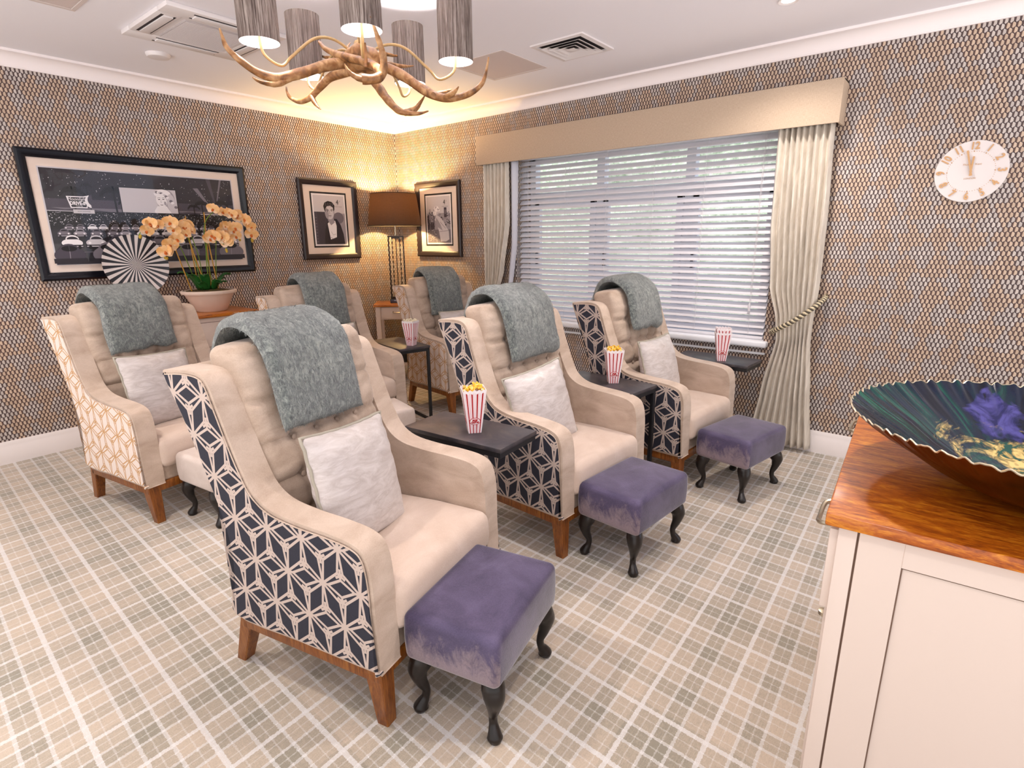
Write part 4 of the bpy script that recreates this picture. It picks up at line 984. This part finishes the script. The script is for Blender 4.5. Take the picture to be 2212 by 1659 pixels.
# ================================================================ CABINETS
def cabinet(root, w_, d_, h_, cols, top=OAK, drawer_h=.17, shaker_end=False):
    """front faces -Y, origin at the back left floor corner"""
    link('top_board', box(-.015, w_ + .015, -d_ - .015, .0, h_ - .024, h_, bev=.004), top, root)
    bm = NB(); B(bm, 0, w_, -d_, -.004, .07, h_ - .024, .002, 1); B(bm, .01, w_ - .01, -d_ + .02, -.02, 0, .07)
    link('carcass', bm, CREAMP, root, smooth=30)
    cw = (w_ - .04) / cols
    for i in range(cols):
        x0, x1 = .02 + i * cw + .018, .02 + (i + 1) * cw - .018; z1 = h_ - .058; z0 = z1 - drawer_h
        link('shadow_gap', box(x0 - .003, x1 + .003, -d_ - .0008, -d_ + .001, z0 - .003, z1 + .003), GROOVE, root, smooth=0)
        dr = link('drawer', box(x0, x1, -d_ - .003, -d_ + .01, z0, z1, bev=.001), CREAMP, root)
        xm = (x0 + x1) / 2; zm = (z0 + z1) / 2
        link('handle', tube(NB(), [(xm - .06, -d_ - .003, zm), (xm - .045, -d_ - .018, zm), (xm, -d_ - .024, zm), (xm + .045, -d_ - .018, zm), (xm + .06, -d_ - .003, zm)], .005, 8, 5), STEEL, dr)
        z3 = z0 - .02; z2 = .10
        link('shadow_gap', box(x0 - .003, x1 + .003, -d_ - .0008, -d_ + .001, z2 - .003, z3 + .003), GROOVE, root, smooth=0)
        bm = NB(); fw = .06
        B(bm, x0, x0 + fw, -d_ - .003, -d_ + .002, z2, z3); B(bm, x1 - fw, x1, -d_ - .003, -d_ + .002, z2, z3); B(bm, x0 + fw, x1 - fw, -d_ - .003, -d_ + .002, z2, z2 + fw); B(bm, x0 + fw, x1 - fw, -d_ - .003, -d_ + .002, z3 - fw, z3); B(bm, x0 + fw, x1 - fw, -d_ - .0005, -d_ + .002, z2 + fw, z3 - fw)
        dd = link('door', bm, CREAMP, root, smooth=0)
        link('handle', tube(NB(), [(x1 - .03, -d_ - .003, z3 - .12), (x1 - .03, -d_ - .022, z3 - .10), (x1 - .03, -d_ - .022, z3 - .05), (x1 - .03, -d_ - .003, z3 - .03)], .005, 8, 4), STEEL, dd)
cl = empty('cabinet', (-2.735, -.02, 0), 0, 'cream painted cabinet with an oak top under the big framed picture', 'cabinet'); cabinet(cl, .915, .455, .862, 2)
# sideboard on the right: its end panel faces the camera, its front faces the armchairs
SBY = R(3.5); sb = empty('sideboard', (-2.785, -4.447, 0), SBY, 'cream sideboard with an oiled oak top in the right foreground', 'sideboard')
L_, D_, HH = 1.06, .50, .862
link('top_board', box(0, L_, -D_, 0, HH - .024, HH, bev=.003), OAKS, sb)
bm = NB(); B(bm, .022, L_ - .015, -D_ + .01, -.028, .06, HH - .024); B(bm, .05, L_ - .04, -D_ + .03, -.06, 0, .06); link('carcass', bm, CREAMP, sb, smooth=0)
link('corner_post', box(.016, .05, -.052, -.022, 0, HH - .024, bev=.002), CREAMP, sb)
bm = NB(); fy0, fy1 = -D_ + .012, -.0555; f = .068
B(bm, .0165, .03, fy1 - f, fy1, .06, HH - .026, .0008, 1); B(bm, .0165, .03, fy0, fy0 + f, .06, HH - .026, .0008, 1); B(bm, .0165, .03, fy0 + f, fy1 - f, HH - .026 - .052, HH - .026, .0008, 1); B(bm, .0165, .03, fy0 + f, fy1 - f, .06, .15, .0008, 1)
link('end_panel', bm, CREAMP, sb, smooth=0)
link('panel_inset', box(.0225, .03, fy0 + f - .001, fy1 - f + .001, .149, HH - .077), CREAMP, sb, smooth=0)
bm = NB(); B(bm, .0212, .03, -.0562, -.0515, .06, HH - .03); B(bm, .0195, .0232, fy1 - f - .0025, fy1 - f + .0005, .15, HH - .079); B(bm, .0195, .0232, fy0 + f, fy1 - f, HH - .0805, HH - .0775)
link('panel_groove', bm, GROOVE, sb, smooth=0)
for i in range(2):
    x0, x1 = .062 + i * .49, .062 + i * .49 + .47
    dr = link('drawer', box(x0 - .035 if i == 0 else x0, x1, -.028, -.008, .655, .822, bev=.002), CREAMP, sb)
    hx = x0 + .03 if i == 0 else x0 + .2
    link('handle', tube(NB(), [(hx, -.008, .80), (hx + .01, .016, .795), (hx + .06, .020, .785), (hx + .11, .016, .795), (hx + .12, -.008, .80)], .005, 8, 5), STEEL, dr)
    dd = link('door', box(x0, x1, -.028, -.016, .09, .64, bev=.002), CREAMP, sb)
    link('handle', lathe(NB(), [(0, 0), (.012, 0), (.012, .008), (0, .010)], 16, (x0 + .05, -.016, .585)), STEEL, dd)
# bowl
bw = empty('decorative_bowl', (-2.455, -4.765, .862), 0, 'large fluted blue green and gold marbled bowl on the sideboard', 'bowl')
def rip(a, rr, z, i):
    t = max(0, (rr - .10) / .23); n1 = math.sin(a * 74 + 2.2 * math.sin(a * 3)) + .6 * math.sin(a * 113 + 1 + 2 * math.sin(a * 5)); k = .0024 * t ** 1.3
    return rr + n1 * k * .6, z + n1 * k * (1.1 if t > .9 else .5)
out = [(0, .0), (.085, .0), (.10, .004), (.145, .018), (.20, .045), (.25, .079), (.295, .105), (.328, .130), (.342, .142)]
inn = [(.339, .1425), (.322, .130), (.289, .108), (.246, .084), (.196, .051), (.145, .026), (.095, .013), (0, .011)]
link('outer_shell', lathe(NB(), out, 560, rip=rip), COPPER, bw, smooth=60)
link('enamel_interior', lathe(NB(), inn, 560, rip=rip), BOWLIN, bw, smooth=60)
bm = NB(); pts = []
for k in range(560): a = 2 * PI * k / 560; q, z = rip(a, .3405, .1425, 0); pts.append((q * math.cos(a), q * math.sin(a), z))
link('rim', tube(bm, pts, .0017, 5, closed=True), RIM, bw)
# wall socket plate
sk = empty('wall_socket', (-.001, -4.38, .44), 0, 'brushed metal double socket plate low on the window wall', 'socket', rot=(0, 0, -PI / 2))
link('face_plate', box(-.09, .09, -.008, 0, -.065, .065, bev=.002), STEEL, sk)
for x in (-.042, .042): link('socket_insert', box(x - .03, x + .03, -.011, -.006, -.04, .03, bev=.002), VENTW, sk)

# ================================================================ CORNER LAMP AND TABLE
LT = (-.318, -.312)
lt = empty('lamp_table', (LT[0], LT[1], 0), R(-44), 'small cream table with an oak top standing across the room corner', 'table')
link('top_board', box(-.23, .23, -.185, .185, .747, .770, bev=.004), OAK, lt)
for sx in (-1, 1):
    for sy in (-1, 1): link('leg', box(*sorted((sx * .215, sx * .170)), *sorted((sy * .170, sy * .125)), 0, .747, bev=.002), CREAMP, lt)
bm = NB(); B(bm, -.17, .17, -.158, -.145, .625, .747); B(bm, -.17, .17, .145, .158, .625, .747); B(bm, -.203, -.19, -.125, .125, .625, .747); B(bm, .19, .203, -.125, .125, .625, .747)
link('apron', bm, CREAMP, lt, smooth=0)
link('shelf', box(-.2, .2, -.155, .155, .17, .19, bev=.002), CREAMP, lt)
d_ = link('drawer', box(-.155, .155, -.166, -.156, .635, .740, bev=.0015), CREAMP, lt)
link('handle', tube(NB(), [(-.05, -.166, .70), (-.04, -.195, .692), (.04, -.195, .692), (.05, -.166, .70)], .006, 8, 3), STEEL, d_)
tag(link('media_box', box(-.12, .12, -.1, .1, .19, .31, bev=.006), BLACKM), 'black media box on the shelf of the corner lamp table', 'box')
mb = bpy.data.objects['media_box']; mb.location = (LT[0], LT[1], .0005); mb.rotation_euler = (0, 0, R(-44))
tl = empty('table_lamp', (LT[0], LT[1], .771), R(-40), 'tall dark metal cage lamp with a black linen shade in the room corner', 'lamp')
link('base_plate', box(-.085, .085, -.085, .085, 0, .035, bev=.004), plain('lamp_base_crystal', '4a4a58', .15), tl)
bm = NB(); cg = .068
for a_, b_ in ((.0, -.035), (.0, .035), (.035, .0), (-.035, 0)): B(bm, a_ - .004, a_ + .004, b_ - .004, b_ + .004, .035, .625)
B(bm, -.035, .035, -.004, .004, .60, .612); B(bm, -.004, .004, -.035, .035, .60, .612)
zt_ = .625; zb_ = .035
for sx in (-1, 1):
    for sy in (-1, 1): B(bm, sx * cg - .006, sx * cg + .006, sy * cg - .006, sy * cg + .006, zb_, zt_, .001, 1)
for sx in (-1, 1):
    B(bm, sx * cg - .006, sx * cg + .006, -cg, cg, zt_ - .012, zt_); B(bm, -cg, cg, sx * cg - .006, sx * cg + .006, zt_ - .012, zt_); B(bm, sx * cg - .006, sx * cg + .006, -cg, cg, zb_, zb_ + .012); B(bm, -cg, cg, sx * cg - .006, sx * cg + .006, zb_, zb_ + .012)
B(bm, -cg, cg, -.006, .006, zt_ - .012, zt_)
link('metal_cage', bm, plain('dark_bronze_metal', '3a322e', .35, .7), tl, smooth=30)
link('stem', tube(NB(), [(0, 0, zt_ - .01), (0, 0, .80)], .009, 12), STEEL, tl)
bm = NB(); lathe(bm, [(.248, .715), (.246, .715), (.209, 1.0), (.211, 1.0)], 64); lathe(bm, [(.248, .715), (.211, 1.0)], 64)
link('lamp_shade', bm, LSHADE, tl, smooth=40)
for z, q in ((.715, .247), (1.0, .21)): link('shade_ring', tube(NB(), [(q * math.cos(2 * PI * k / 48), q * math.sin(2 * PI * k / 48), z) for k in range(48)], .003, 6, closed=True), plain('shade_trim_%d' % int(z * 100), '1a1410', .7), tl)
link('bulb', sphere(NB(), (0, 0, .84), .032, 16, 10, (1, 1, 1.25)), WARMB, tl)
lamp('table_lamp_glow', 'POINT', (LT[0], LT[1], .771 + .90), 58, (1.0, .64, .26), .035)

# ================================================================ ORCHID, PLATE
OC = Vector((-2.055, -.27, .863)); orc = empty('potted_orchid', OC, 0, 'potted peach orchid with arching flower stems in a wide cream pot', 'plant')
link('pot', lathe(NB(), [(0, 0), (.098, 0), (.104, .006), (.165, .125), (.180, .127), (.186, .138), (.184, .150), (.170, .152), (.160, .135), (0, .13)], 56), POT, orc, smooth=40)
link('moss', lathe(NB(), [(0, .158), (.06, .157), (.12, .152), (.160, .140)], 40, rip=lambda a, rr, z, i: (rr, z + .008 * noise.noise(Vector((rr * 40 * math.cos(a), rr * 40 * math.sin(a), 0))))), MOSS, orc)
rnd = random.Random(11)
for i in range(15):
    a = i * 2.4 + rnd.uniform(-.3, .3); r0 = rnd.uniform(.02, .07); L2 = rnd.uniform(.09, .125); d = Vector((math.cos(a), math.sin(a), 0)); s_ = Vector((-math.sin(a), math.cos(a), 0)); bm = NB(); rows = []
    lift = rnd.uniform(1.2, 3.4)
    for k in range(9):
        t = k / 8; p = d * (r0 + L2 * t) + Vector((0, 0, .150 + L2 * lift * (t - .62 * t * t))); wd = .030 * math.sin(PI * min(1, .12 + t * .86)) ** .6
        rows.append([bm.verts.new(p + s_ * wd * q + Vector((0, 0, abs(q) * .010))) for q in (-1, -.5, 0, .5, 1)])
    for a_, b_ in zip(rows, rows[1:]):
        for k in range(4): bm.faces.new((a_[k], a_[k + 1], b_[k + 1], b_[k]))
    o = link('leaf', bm, LEAF, orc, smooth=80); m = o.modifiers.new('thickness', 'SOLIDIFY'); m.thickness = .002
def petal(bm, M_, L2, w2, cup=.2, mi=0):
    rows = []
    for k in range(6):
        t = k / 5; wd = w2 * math.sin(PI * min(.97, .16 + .80 * t)) ** .7
        rows.append([bm.verts.new(M_ @ Vector((wd * q, -cup * L2 * (t * t) + .15 * wd * q * q, L2 * t))) for q in (-1, 0, 1)])
    for a_, b_ in zip(rows, rows[1:]):
        for k in range(2): f = bm.faces.new((a_[k], a_[k + 1], b_[k + 1], b_[k])); f.material_index = mi
def flower_bm(s):
    bm = NB()
    for ang, L2, w2 in ((0, .032, .013), (128, .030, .012), (-128, .030, .012), (72, .036, .023), (-72, .036, .023)):
        petal(bm, Matrix.Rotation(R(ang), 4, 'Y') @ Matrix.Scale(s, 4), L2, w2, .12)
    petal(bm, Matrix.Rotation(R(180), 4, 'Y') @ Matrix.Rotation(R(50), 4, 'X') @ Matrix.Scale(s, 4), .016, .007, -.3, 1); 
    n0 = len(bm.faces); sphere(bm, (0, -.005 * s, -.002 * s), .005 * s, 8, 6)
    bm.faces.ensure_lookup_table()
    for f in bm.faces[n0:]: f.material_index = 1
    return bm
fl0 = link('flower', flower_bm(1.4), [PETAL, LIP], orc, smooth=80, recalc=False)
first = [True]
def put_flower(p, yaw, tl_, s):
    o = fl0 if first[0] else fl0.copy()
    if not first[0]: C.objects.link(o); o.parent = orc
    first[0] = False; o.location = p; o.rotation_euler = (tl_, rnd.uniform(-.4, .4), yaw); o.scale = (s, s, s)
V3 = lambda x, y, z: Vector((x, y, z)) - OC
STEMS = [([V3(-2.10, -.27, 1.01), V3(-2.12, -.28, 1.2), V3(-2.15, -.30, 1.36), V3(-2.22, -.31, 1.44), V3(-2.33, -.32, 1.475), V3(-2.42, -.33, 1.455), V3(-2.47, -.335, 1.40)], 8, .38),
         ([V3(-2.02, -.27, 1.01), V3(-2.03, -.26, 1.25), V3(-2.02, -.26, 1.46), V3(-1.95, -.27, 1.56), V3(-1.85, -.28, 1.565), V3(-1.77, -.29, 1.51), V3(-1.72, -.295, 1.44), V3(-1.70, -.30, 1.37)], 10, .45),
         ([V3(-2.06, -.30, 1.01), V3(-2.06, -.31, 1.22), V3(-2.04, -.33, 1.37), V3(-2.0, -.35, 1.40), V3(-1.96, -.36, 1.36), V3(-1.93, -.37, 1.30)], 6, .45),
         ([V3(-2.12, -.25, 1.01), V3(-2.16, -.26, 1.18), V3(-2.22, -.29, 1.34), V3(-2.27, -.31, 1.36), V3(-2.31, -.32, 1.31), V3(-2.33, -.33, 1.26)], 6, .5),
         ([V3(-1.99, -.25, 1.01), V3(-1.97, -.25, 1.2), V3(-1.94, -.26, 1.40), V3(-1.88, -.27, 1.45), V3(-1.82, -.28, 1.43), V3(-1.79, -.29, 1.38)], 6, .5),
         ([V3(-2.07, -.24, 1.01), V3(-2.08, -.24, 1.25), V3(-2.12, -.25, 1.42), V3(-2.15, -.27, 1.45), V3(-2.2, -.29, 1.43)], 5, .55)]
for pts, nf, t0 in STEMS:
    link('flower_stem', tube(NB(), pts, .0032, 6, 8), STEM, orc, smooth=60); P = crom(pts, 12)
    for k in range(nf):
        t = t0 + (1 - t0 - .1) * k / (nf - 1); p = P[int(t * (len(P) - 1))]
        put_flower(p + Vector((rnd.uniform(-.022, .022), rnd.uniform(-.03, -.008), rnd.uniform(-.018, .02))), rnd.uniform(-1.1, .5), rnd.uniform(-.35, .25), rnd.uniform(.85, 1.12))
    for k in range(3):
        p = P[-1 - k * 2]; link('bud', sphere(NB(), p + Vector((rnd.uniform(-.008, .008), 0, -.012 - .004 * k)), .0085, 8, 6, (1, 1, 1.35)), BUD, orc)
for a, b in ((V3(-2.17, -.27, 1.0), V3(-2.27, -.30, 1.40)), (V3(-2.11, -.24, 1.0), V3(-2.13, -.24, 1.53)), (V3(-2.07, -.28, 1.0), V3(-2.16, -.30, 1.40)), (V3(-2.03, -.25, 1.0), V3(-2.00, -.24, 1.56)), (V3(-1.99, -.28, 1.0), V3(-2.03, -.31, 1.38))):
    link('bamboo_cane', tube(NB(), [a, b], .0042, 8), CANE, orc)
pl = empty('decorative_plate', (-2.452, -.155, 1.045), 0, 'round black and white radial striped plate standing on the left cabinet', 'plate', rot=(R(-7), 0, 0))
bm = lathe(NB(), [(0, 0), (.10, .0), (.17, .004), (.199, .012), (.200, .016), (.17, .011), (.10, .007), (0, .007)], 104)
bmesh.ops.rotate(bm, cent=(0, 0, 0), matrix=Matrix.Rotation(PI / 2, 3, 'X'), verts=bm.verts); bmesh.ops.translate(bm, verts=bm.verts, vec=(0, 0, .163)); 
q_ = link('plate_disc', bm, PLATE, pl, smooth=40)
for v in q_.data.vertices: v.co.z -= .163
q_.location = (0, 0, .163)
stnd = empty('plate_stand', (-2.452, -.155, .862), 0, 'low black stand holding the striped plate', 'stand')
link('base', box(-.11, .11, -.05, .07, 0, .012, bev=.003), BLACKG, stnd)
for sx in (-1, 1): link('prong', tube(NB(), [(sx * .06, .02, .01), (sx * .115, -.012, .055), (sx * .135, -.032, .075), (sx * .137, -.045, .10)], .007, 8, 4), BLACKG, stnd)
link('back_support', tube(NB(), [(0, .05, .01), (0, .07, .15), (0, .045, .26)], .006, 8, 4), BLACKG, stnd)

# ================================================================ CEILING FITTINGS
ac = empty('ceiling_air_conditioner', (-2.272, -1.193, H), 0, 'square white ceiling cassette air conditioner left of the chandelier', 'air conditioner')
bm = NB(); ho, hi = .30, .19
B(bm, -ho, ho, -ho, -hi, -.022, 0, .004); B(bm, -ho, ho, hi, ho, -.022, 0, .004); B(bm, -ho, -hi, -hi, hi, -.022, 0, .004); B(bm, hi, ho, -hi, hi, -.022, 0, .004); link('surround', bm, VENTW, ac, smooth=30)
g_ = link('intake_grille', box(-.165, .165, -.165, .165, -.026, -.012, bev=.003), GRILLE, ac)
bm = NB(); B(bm, -.19, .19, -.19, .19, -.018, 0); link('grille_panel', bm, VENTW, ac, smooth=0)
bm = NB()
for i in range(33): yy = -.16 + i * .01; B(bm, -.16, .16, yy, yy + .004, -.0272, -.0258)
link('grille_bars', bm, VENTW, ac, smooth=0)
for k in range(4):
    fl = link('louvre', box(-.155, .155, -.262, -.216, -.028, -.021, bev=.002), VENTW, ac); fl.rotation_euler = (0, 0, k * PI / 2)
    sg = link('air_slot', box(-.165, .165, -.275, -.262, -.0228, -.020), VENTD, ac, smooth=0); sg.rotation_euler = (0, 0, k * PI / 2)
    sg = link('air_slot', box(-.165, .165, -.216, -.206, -.0228, -.020), VENTD, ac, smooth=0); sg.rotation_euler = (0, 0, k * PI / 2)
vt = empty('ceiling_vent', (-.782, -2.57, H), 0, 'square white stepped air vent in the ceiling above the window armchairs', 'vent')
bm = NB(); q = .175
def ring(bm, a, b, z0, z1):
    v = []
    for s, z in ((a, z0), (b, z1)): v.append([bm.verts.new((sx * s, sy * s, z)) for sx, sy in ((-1, -1), (1, -1), (1, 1), (-1, 1))])
    for i in range(4): bm.faces.new((v[0][i], v[0][(i + 1) % 4], v[1][(i + 1) % 4], v[1][i]))
ring(bm, .178, .178, 0, -.008); ring(bm, .178, .15, -.008, -.010); ring(bm, .15, .147, -.010, -.001); link('outer_frame', bm, VENTW, vt, smooth=0)
link('dark_recess', box(-.148, .148, -.148, .148, -.002, 0), VENTD, vt, smooth=0)
for a in (.135, .10, .065):
    bm = NB(); ring(bm, a, a - .034, -.017, -.003); ring(bm, a, a - .034, -.0185, -.0045); ring(bm, a, a, -.017, -.0185); link('cone_blade', bm, VENTW, vt, smooth=0)
bm = NB(); ring(bm, .032, .004, -.017, -.020); bm.faces.new([bm.verts.new((sx * .005, sy * .005, -.020)) for sx, sy in ((-1, -1), (1, -1), (1, 1), (-1, 1))]); link('centre_cone', bm, VENTW, vt, smooth=0)
def hatch(x, y, lab):
    a = empty('access_panel', (x, y, H), 0, lab, 'access panel', 'ceiling access panels'); h_ = .23
    bm = NB(); B(bm, -h_, h_, -h_, -h_ + .02, -.004, 0, .001, 1); B(bm, -h_, h_, h_ - .02, h_, -.004, 0, .001, 1); B(bm, -h_, -h_ + .02, -h_ + .02, h_ - .02, -.004, 0, .001, 1); B(bm, h_ - .02, h_, -h_ + .02, h_ - .02, -.004, 0, .001, 1)
    link('frame', bm, plain('hatch_frame_%d' % int(-x * 100), 'd8ccc8', .6), a, smooth=0); link('hatch_door', box(-h_ + .022, h_ - .022, -h_ + .022, h_ - .022, -.002, 0), plain('hatch_door_%d' % int(-x * 100), 'd6c8c4', .6), a, smooth=0)
hatch(-.781, -2.0, 'flat square access panel in the ceiling right of the chandelier'); hatch(-3.03, -1.243, 'flat square access panel in the ceiling corner at the upper left')
sd = empty('smoke_detector', (-2.293, -.61, H), 0, 'small round white smoke detector near the left cornice', 'smoke detector')
link('detector_body', lathe(NB(), [(.066, 0), (.066, -.008), (.058, -.020), (.03, -.024), (0, -.024)], 36), VENTW, sd); link('detector_ring', tube(NB(), [(.062 * math.cos(k * PI / 18), .062 * math.sin(k * PI / 18), -.010) for k in range(36)], .002, 5, closed=True), GRILLE, sd)
DLE = G('downlight_lens', .5).col((1, 1, 1)).emit((1, .9, .8), 6).m
for i, (x, y) in enumerate(DOWNLIGHTS):
    a = empty('ceiling_downlight', (x, y, H), 0, 'small recessed round ceiling downlight outside the picture edge', 'downlight', 'recessed downlights')
    link('trim_ring', lathe(NB(), [(.03, -.001), (.045, -.006), (.045, 0)], 28), VENTW, a); link('lens', lathe(NB(), [(0, -.002), (.03, -.002)], 24), DLE, a)

# ================================================================ CHANDELIER
CX, CY = -2.30, -2.55
ch = empty('antler_chandelier', (CX, CY, H), 0, 'antler chandelier with cylindrical silk shades hanging from the ceiling', 'chandelier'); off = Vector((CX, CY, H))
ANT = {
'left_front': [[-2.307, -2.551, 2.036], [-2.368, -2.525, 2.034], [-2.452, -2.515, 2.008], [-2.543, -2.502, 1.968], [-2.631, -2.486, 1.938], [-2.696, -2.469, 1.945], [-2.751, -2.455, 1.976], [-2.782, -2.434, 2.012], [-2.79, -2.427, 2.044], [-2.796, -2.425, 2.072]],
'left_brow': [[-2.583, -2.494, 1.946], [-2.636, -2.49, 1.916], [-2.677, -2.491, 1.909], [-2.714, -2.495, 1.91], [-2.736, -2.498, 1.917]],
'right': [[-2.27, -2.561, 2.042], [-2.226, -2.621, 2.029], [-2.21, -2.709, 1.984], [-2.189, -2.79, 1.93], [-2.172, -2.858, 1.896], [-2.15, -2.922, 1.887], [-2.117, -2.974, 1.901], [-2.098, -3.018, 1.929], [-2.085, -3.032, 1.974], [-2.076, -3.038, 2.024]],
'right_tine': [[-2.168, -2.882, 1.89], [-2.173, -2.938, 1.896], [-2.179, -2.974, 1.913]],
'right_tine2': [[-2.191, -2.849, 1.9], [-2.128, -2.836, 1.922], [-2.063, -2.824, 1.948]],
'front': [[-2.377, -2.391, 2.135], [-2.381, -2.433, 2.101], [-2.377, -2.499, 2.07], [-2.38, -2.592, 2.037], [-2.383, -2.683, 2.008], [-2.409, -2.782, 1.965], [-2.445, -2.853, 1.925]],
'front_up': [[-2.527, -2.847, 1.893], [-2.492, -2.874, 1.896], [-2.465, -2.881, 1.916], [-2.461, -2.889, 1.952], [-2.471, -2.893, 1.989], [-2.486, -2.891, 2.03], [-2.501, -2.894, 2.057], [-2.517, -2.899, 2.076]],
'front_brow': [[-2.492, -2.874, 1.895], [-2.527, -2.847, 1.893], [-2.551, -2.83, 1.904], [-2.566, -2.821, 1.92], [-2.575, -2.819, 1.937]],
'back_left': [[-2.281, -2.516, 2.039], [-2.295, -2.437, 2.03], [-2.306, -2.359, 2.027], [-2.31, -2.296, 2.009], [-2.313, -2.236, 1.984], [-2.324, -2.199, 1.962], [-2.34, -2.15, 1.954], [-2.35, -2.096, 1.975], [-2.349, -2.069, 2.004], [-2.34, -2.053, 2.03]],
'back_left_tine': [[-2.322, -2.216, 1.968], [-2.33, -2.254, 1.932], [-2.333, -2.294, 1.904]],
'front_low': [[-2.305, -2.632, 1.967], [-2.317, -2.683, 1.924], [-2.321, -2.73, 1.879], [-2.318, -2.785, 1.835], [-2.31, -2.834, 1.82], [-2.3, -2.881, 1.814], [-2.292, -2.923, 1.818]],
'front_low_tine': [[-2.311, -2.814, 1.824], [-2.247, -2.802, 1.849], [-2.206, -2.789, 1.881], [-2.174, -2.783, 1.913]],
'back_right': [[-2.226, -2.523, 2.068], [-2.17, -2.491, 2.115], [-2.102, -2.468, 2.136], [-2.034, -2.448, 2.148], [-1.989, -2.432, 2.162]],
'back_right2': [[-2.232, -2.538, 2.054], [-2.154, -2.527, 2.077], [-2.084, -2.528, 2.083], [-2.03, -2.525, 2.093], [-1.99, -2.52, 2.104]],
'top_left': [[-2.276, -2.512, 2.064], [-2.268, -2.408, 2.099], [-2.27, -2.319, 2.113], [-2.264, -2.254, 2.129], [-2.258, -2.203, 2.15]],
'top_spike': [[-2.283, -2.532, 2.073], [-2.265, -2.459, 2.108], [-2.249, -2.4, 2.137], [-2.216, -2.378, 2.171]],
'centre_spike': [[-2.419, -2.734, 1.974], [-2.418, -2.737, 2.01], [-2.417, -2.736, 2.053]]}
RAD = {'left_front': .022, 'right': .021, 'front': .016, 'front_up': .017, 'back_left': .019, 'front_low': .018}
GRP = {'left_front': ['left_front', 'left_brow'], 'right': ['right', 'right_tine', 'right_tine2'], 'front': ['front', 'front_up', 'front_brow'], 'back_left': ['back_left', 'back_left_tine'], 'front_low': ['front_low', 'front_low_tine'], 'back_right': ['back_right', 'back_right2'], 'top_left': ['top_left', 'top_spike'], 'centre_spike': ['centre_spike']}
for k, names in GRP.items():
    bm = NB()
    for nm in names:
        r0 = RAD.get(nm, .012); pts = [Vector(p) - off for p in ANT[nm]]
        if nm == 'front': rf = lambda t, r0=r0: r0 * (.35 + .65 * min(1, t * 2.2))
        elif nm == 'centre_spike': rf = lambda t, r0=r0: .008 * (1 - .6 * t)
        else: rf = lambda t, r0=r0: max(.0022, r0 * (1 - t ** 1.6 * .88) * (1 + .05 * math.sin(t * 40)))
        tube(bm, pts, rf, 12, 7)
        if nm == 'front': sphere(bm, pts[-1], r0 * .98, 12, 8)
    link('antler', bm, ANTLER, ch, smooth=70)
link('antler_hub', rbox(.06, .05, .045, .03, (6, 6, 6), lambda p: (p.x - .01 + .012 * noise.noise(p * 30), p.y - .03, p.z - .395 + .010 * noise.noise(p * 26))), ANTLER, ch, smooth=70)
link('hub_column', lathe(NB(), [(0, -.375), (.02, -.375), (.022, -.33), (.018, -.322), (.007, -.318), (.007, -.30), (.011, -.295), (.007, -.285), (0, -.285)], 20), BRASSP, ch)
bm = NB(); tube(bm, [(.016 * math.cos(t * PI / 8), 0, -.272 + .016 * math.sin(t * PI / 8)) for t in range(16)], .0028, 6, closed=True); tube(bm, [(0, 0, -.258), (0, 0, -.02)], .0045, 8); link('hanging_rod', bm, BRASSP, ch)
link('ceiling_rose', lathe(NB(), [(.05, 0), (.05, -.012), (.03, -.024), (0, -.026)], 28), BRASSP, ch)
SH = [(-2.668, -2.452), (-2.502, -2.832), (-2.042, -2.832), (-1.945, -2.442), (-2.32, -2.195)]
for x, y in SH:
    d = Vector((x - CX, y - CY, 0)); L2 = d.length; d.normalize(); zb_ = 2.052 - H
    arm = link('lamp_arm', tube(NB(), [d * .02 + Vector((0, 0, -.375)), d * .10 + Vector((0, 0, -.335)), d * .18 + Vector((0, 0, -.345)), d * .27 + Vector((0, 0, -.42)), d * (L2 * .82) + Vector((0, 0, -.458)), d * (L2 * .97) + Vector((0, 0, -.43)), d * L2 + Vector((0, 0, zb_ + .02)), d * L2 + Vector((0, 0, zb_ + .05))], .0055, 8, 6), BRASSP, ch, smooth=70)
    c = d * L2; bm = NB(); lathe(bm, [(.070, zb_), (.070, zb_ + .238)], 44, c)
    shd = link('lamp_shade', bm, SHADE, ch, smooth=50)
    link('shade_lining', lathe(NB(), [(.070, zb_), (.0685, zb_), (.0685, zb_ + .238), (.070, zb_ + .238)], 44, c), SHADEIN, shd)
    link('bulb', sphere(NB(), c + Vector((0, 0, zb_ + .13)), .024, 14, 10, (1, 1, 1.4)), BULB, ch)
    link('lamp_holder', lathe(NB(), [(0, zb_ + .03), (.014, zb_ + .03), (.014, zb_ + .10), (0, zb_ + .10)], 14, c), BRASSP, ch)
    lamp('chandelier_lamp', 'POINT', c + off + Vector((0, 0, zb_ + .155)), 62, (1.0, .93, .90), .03)
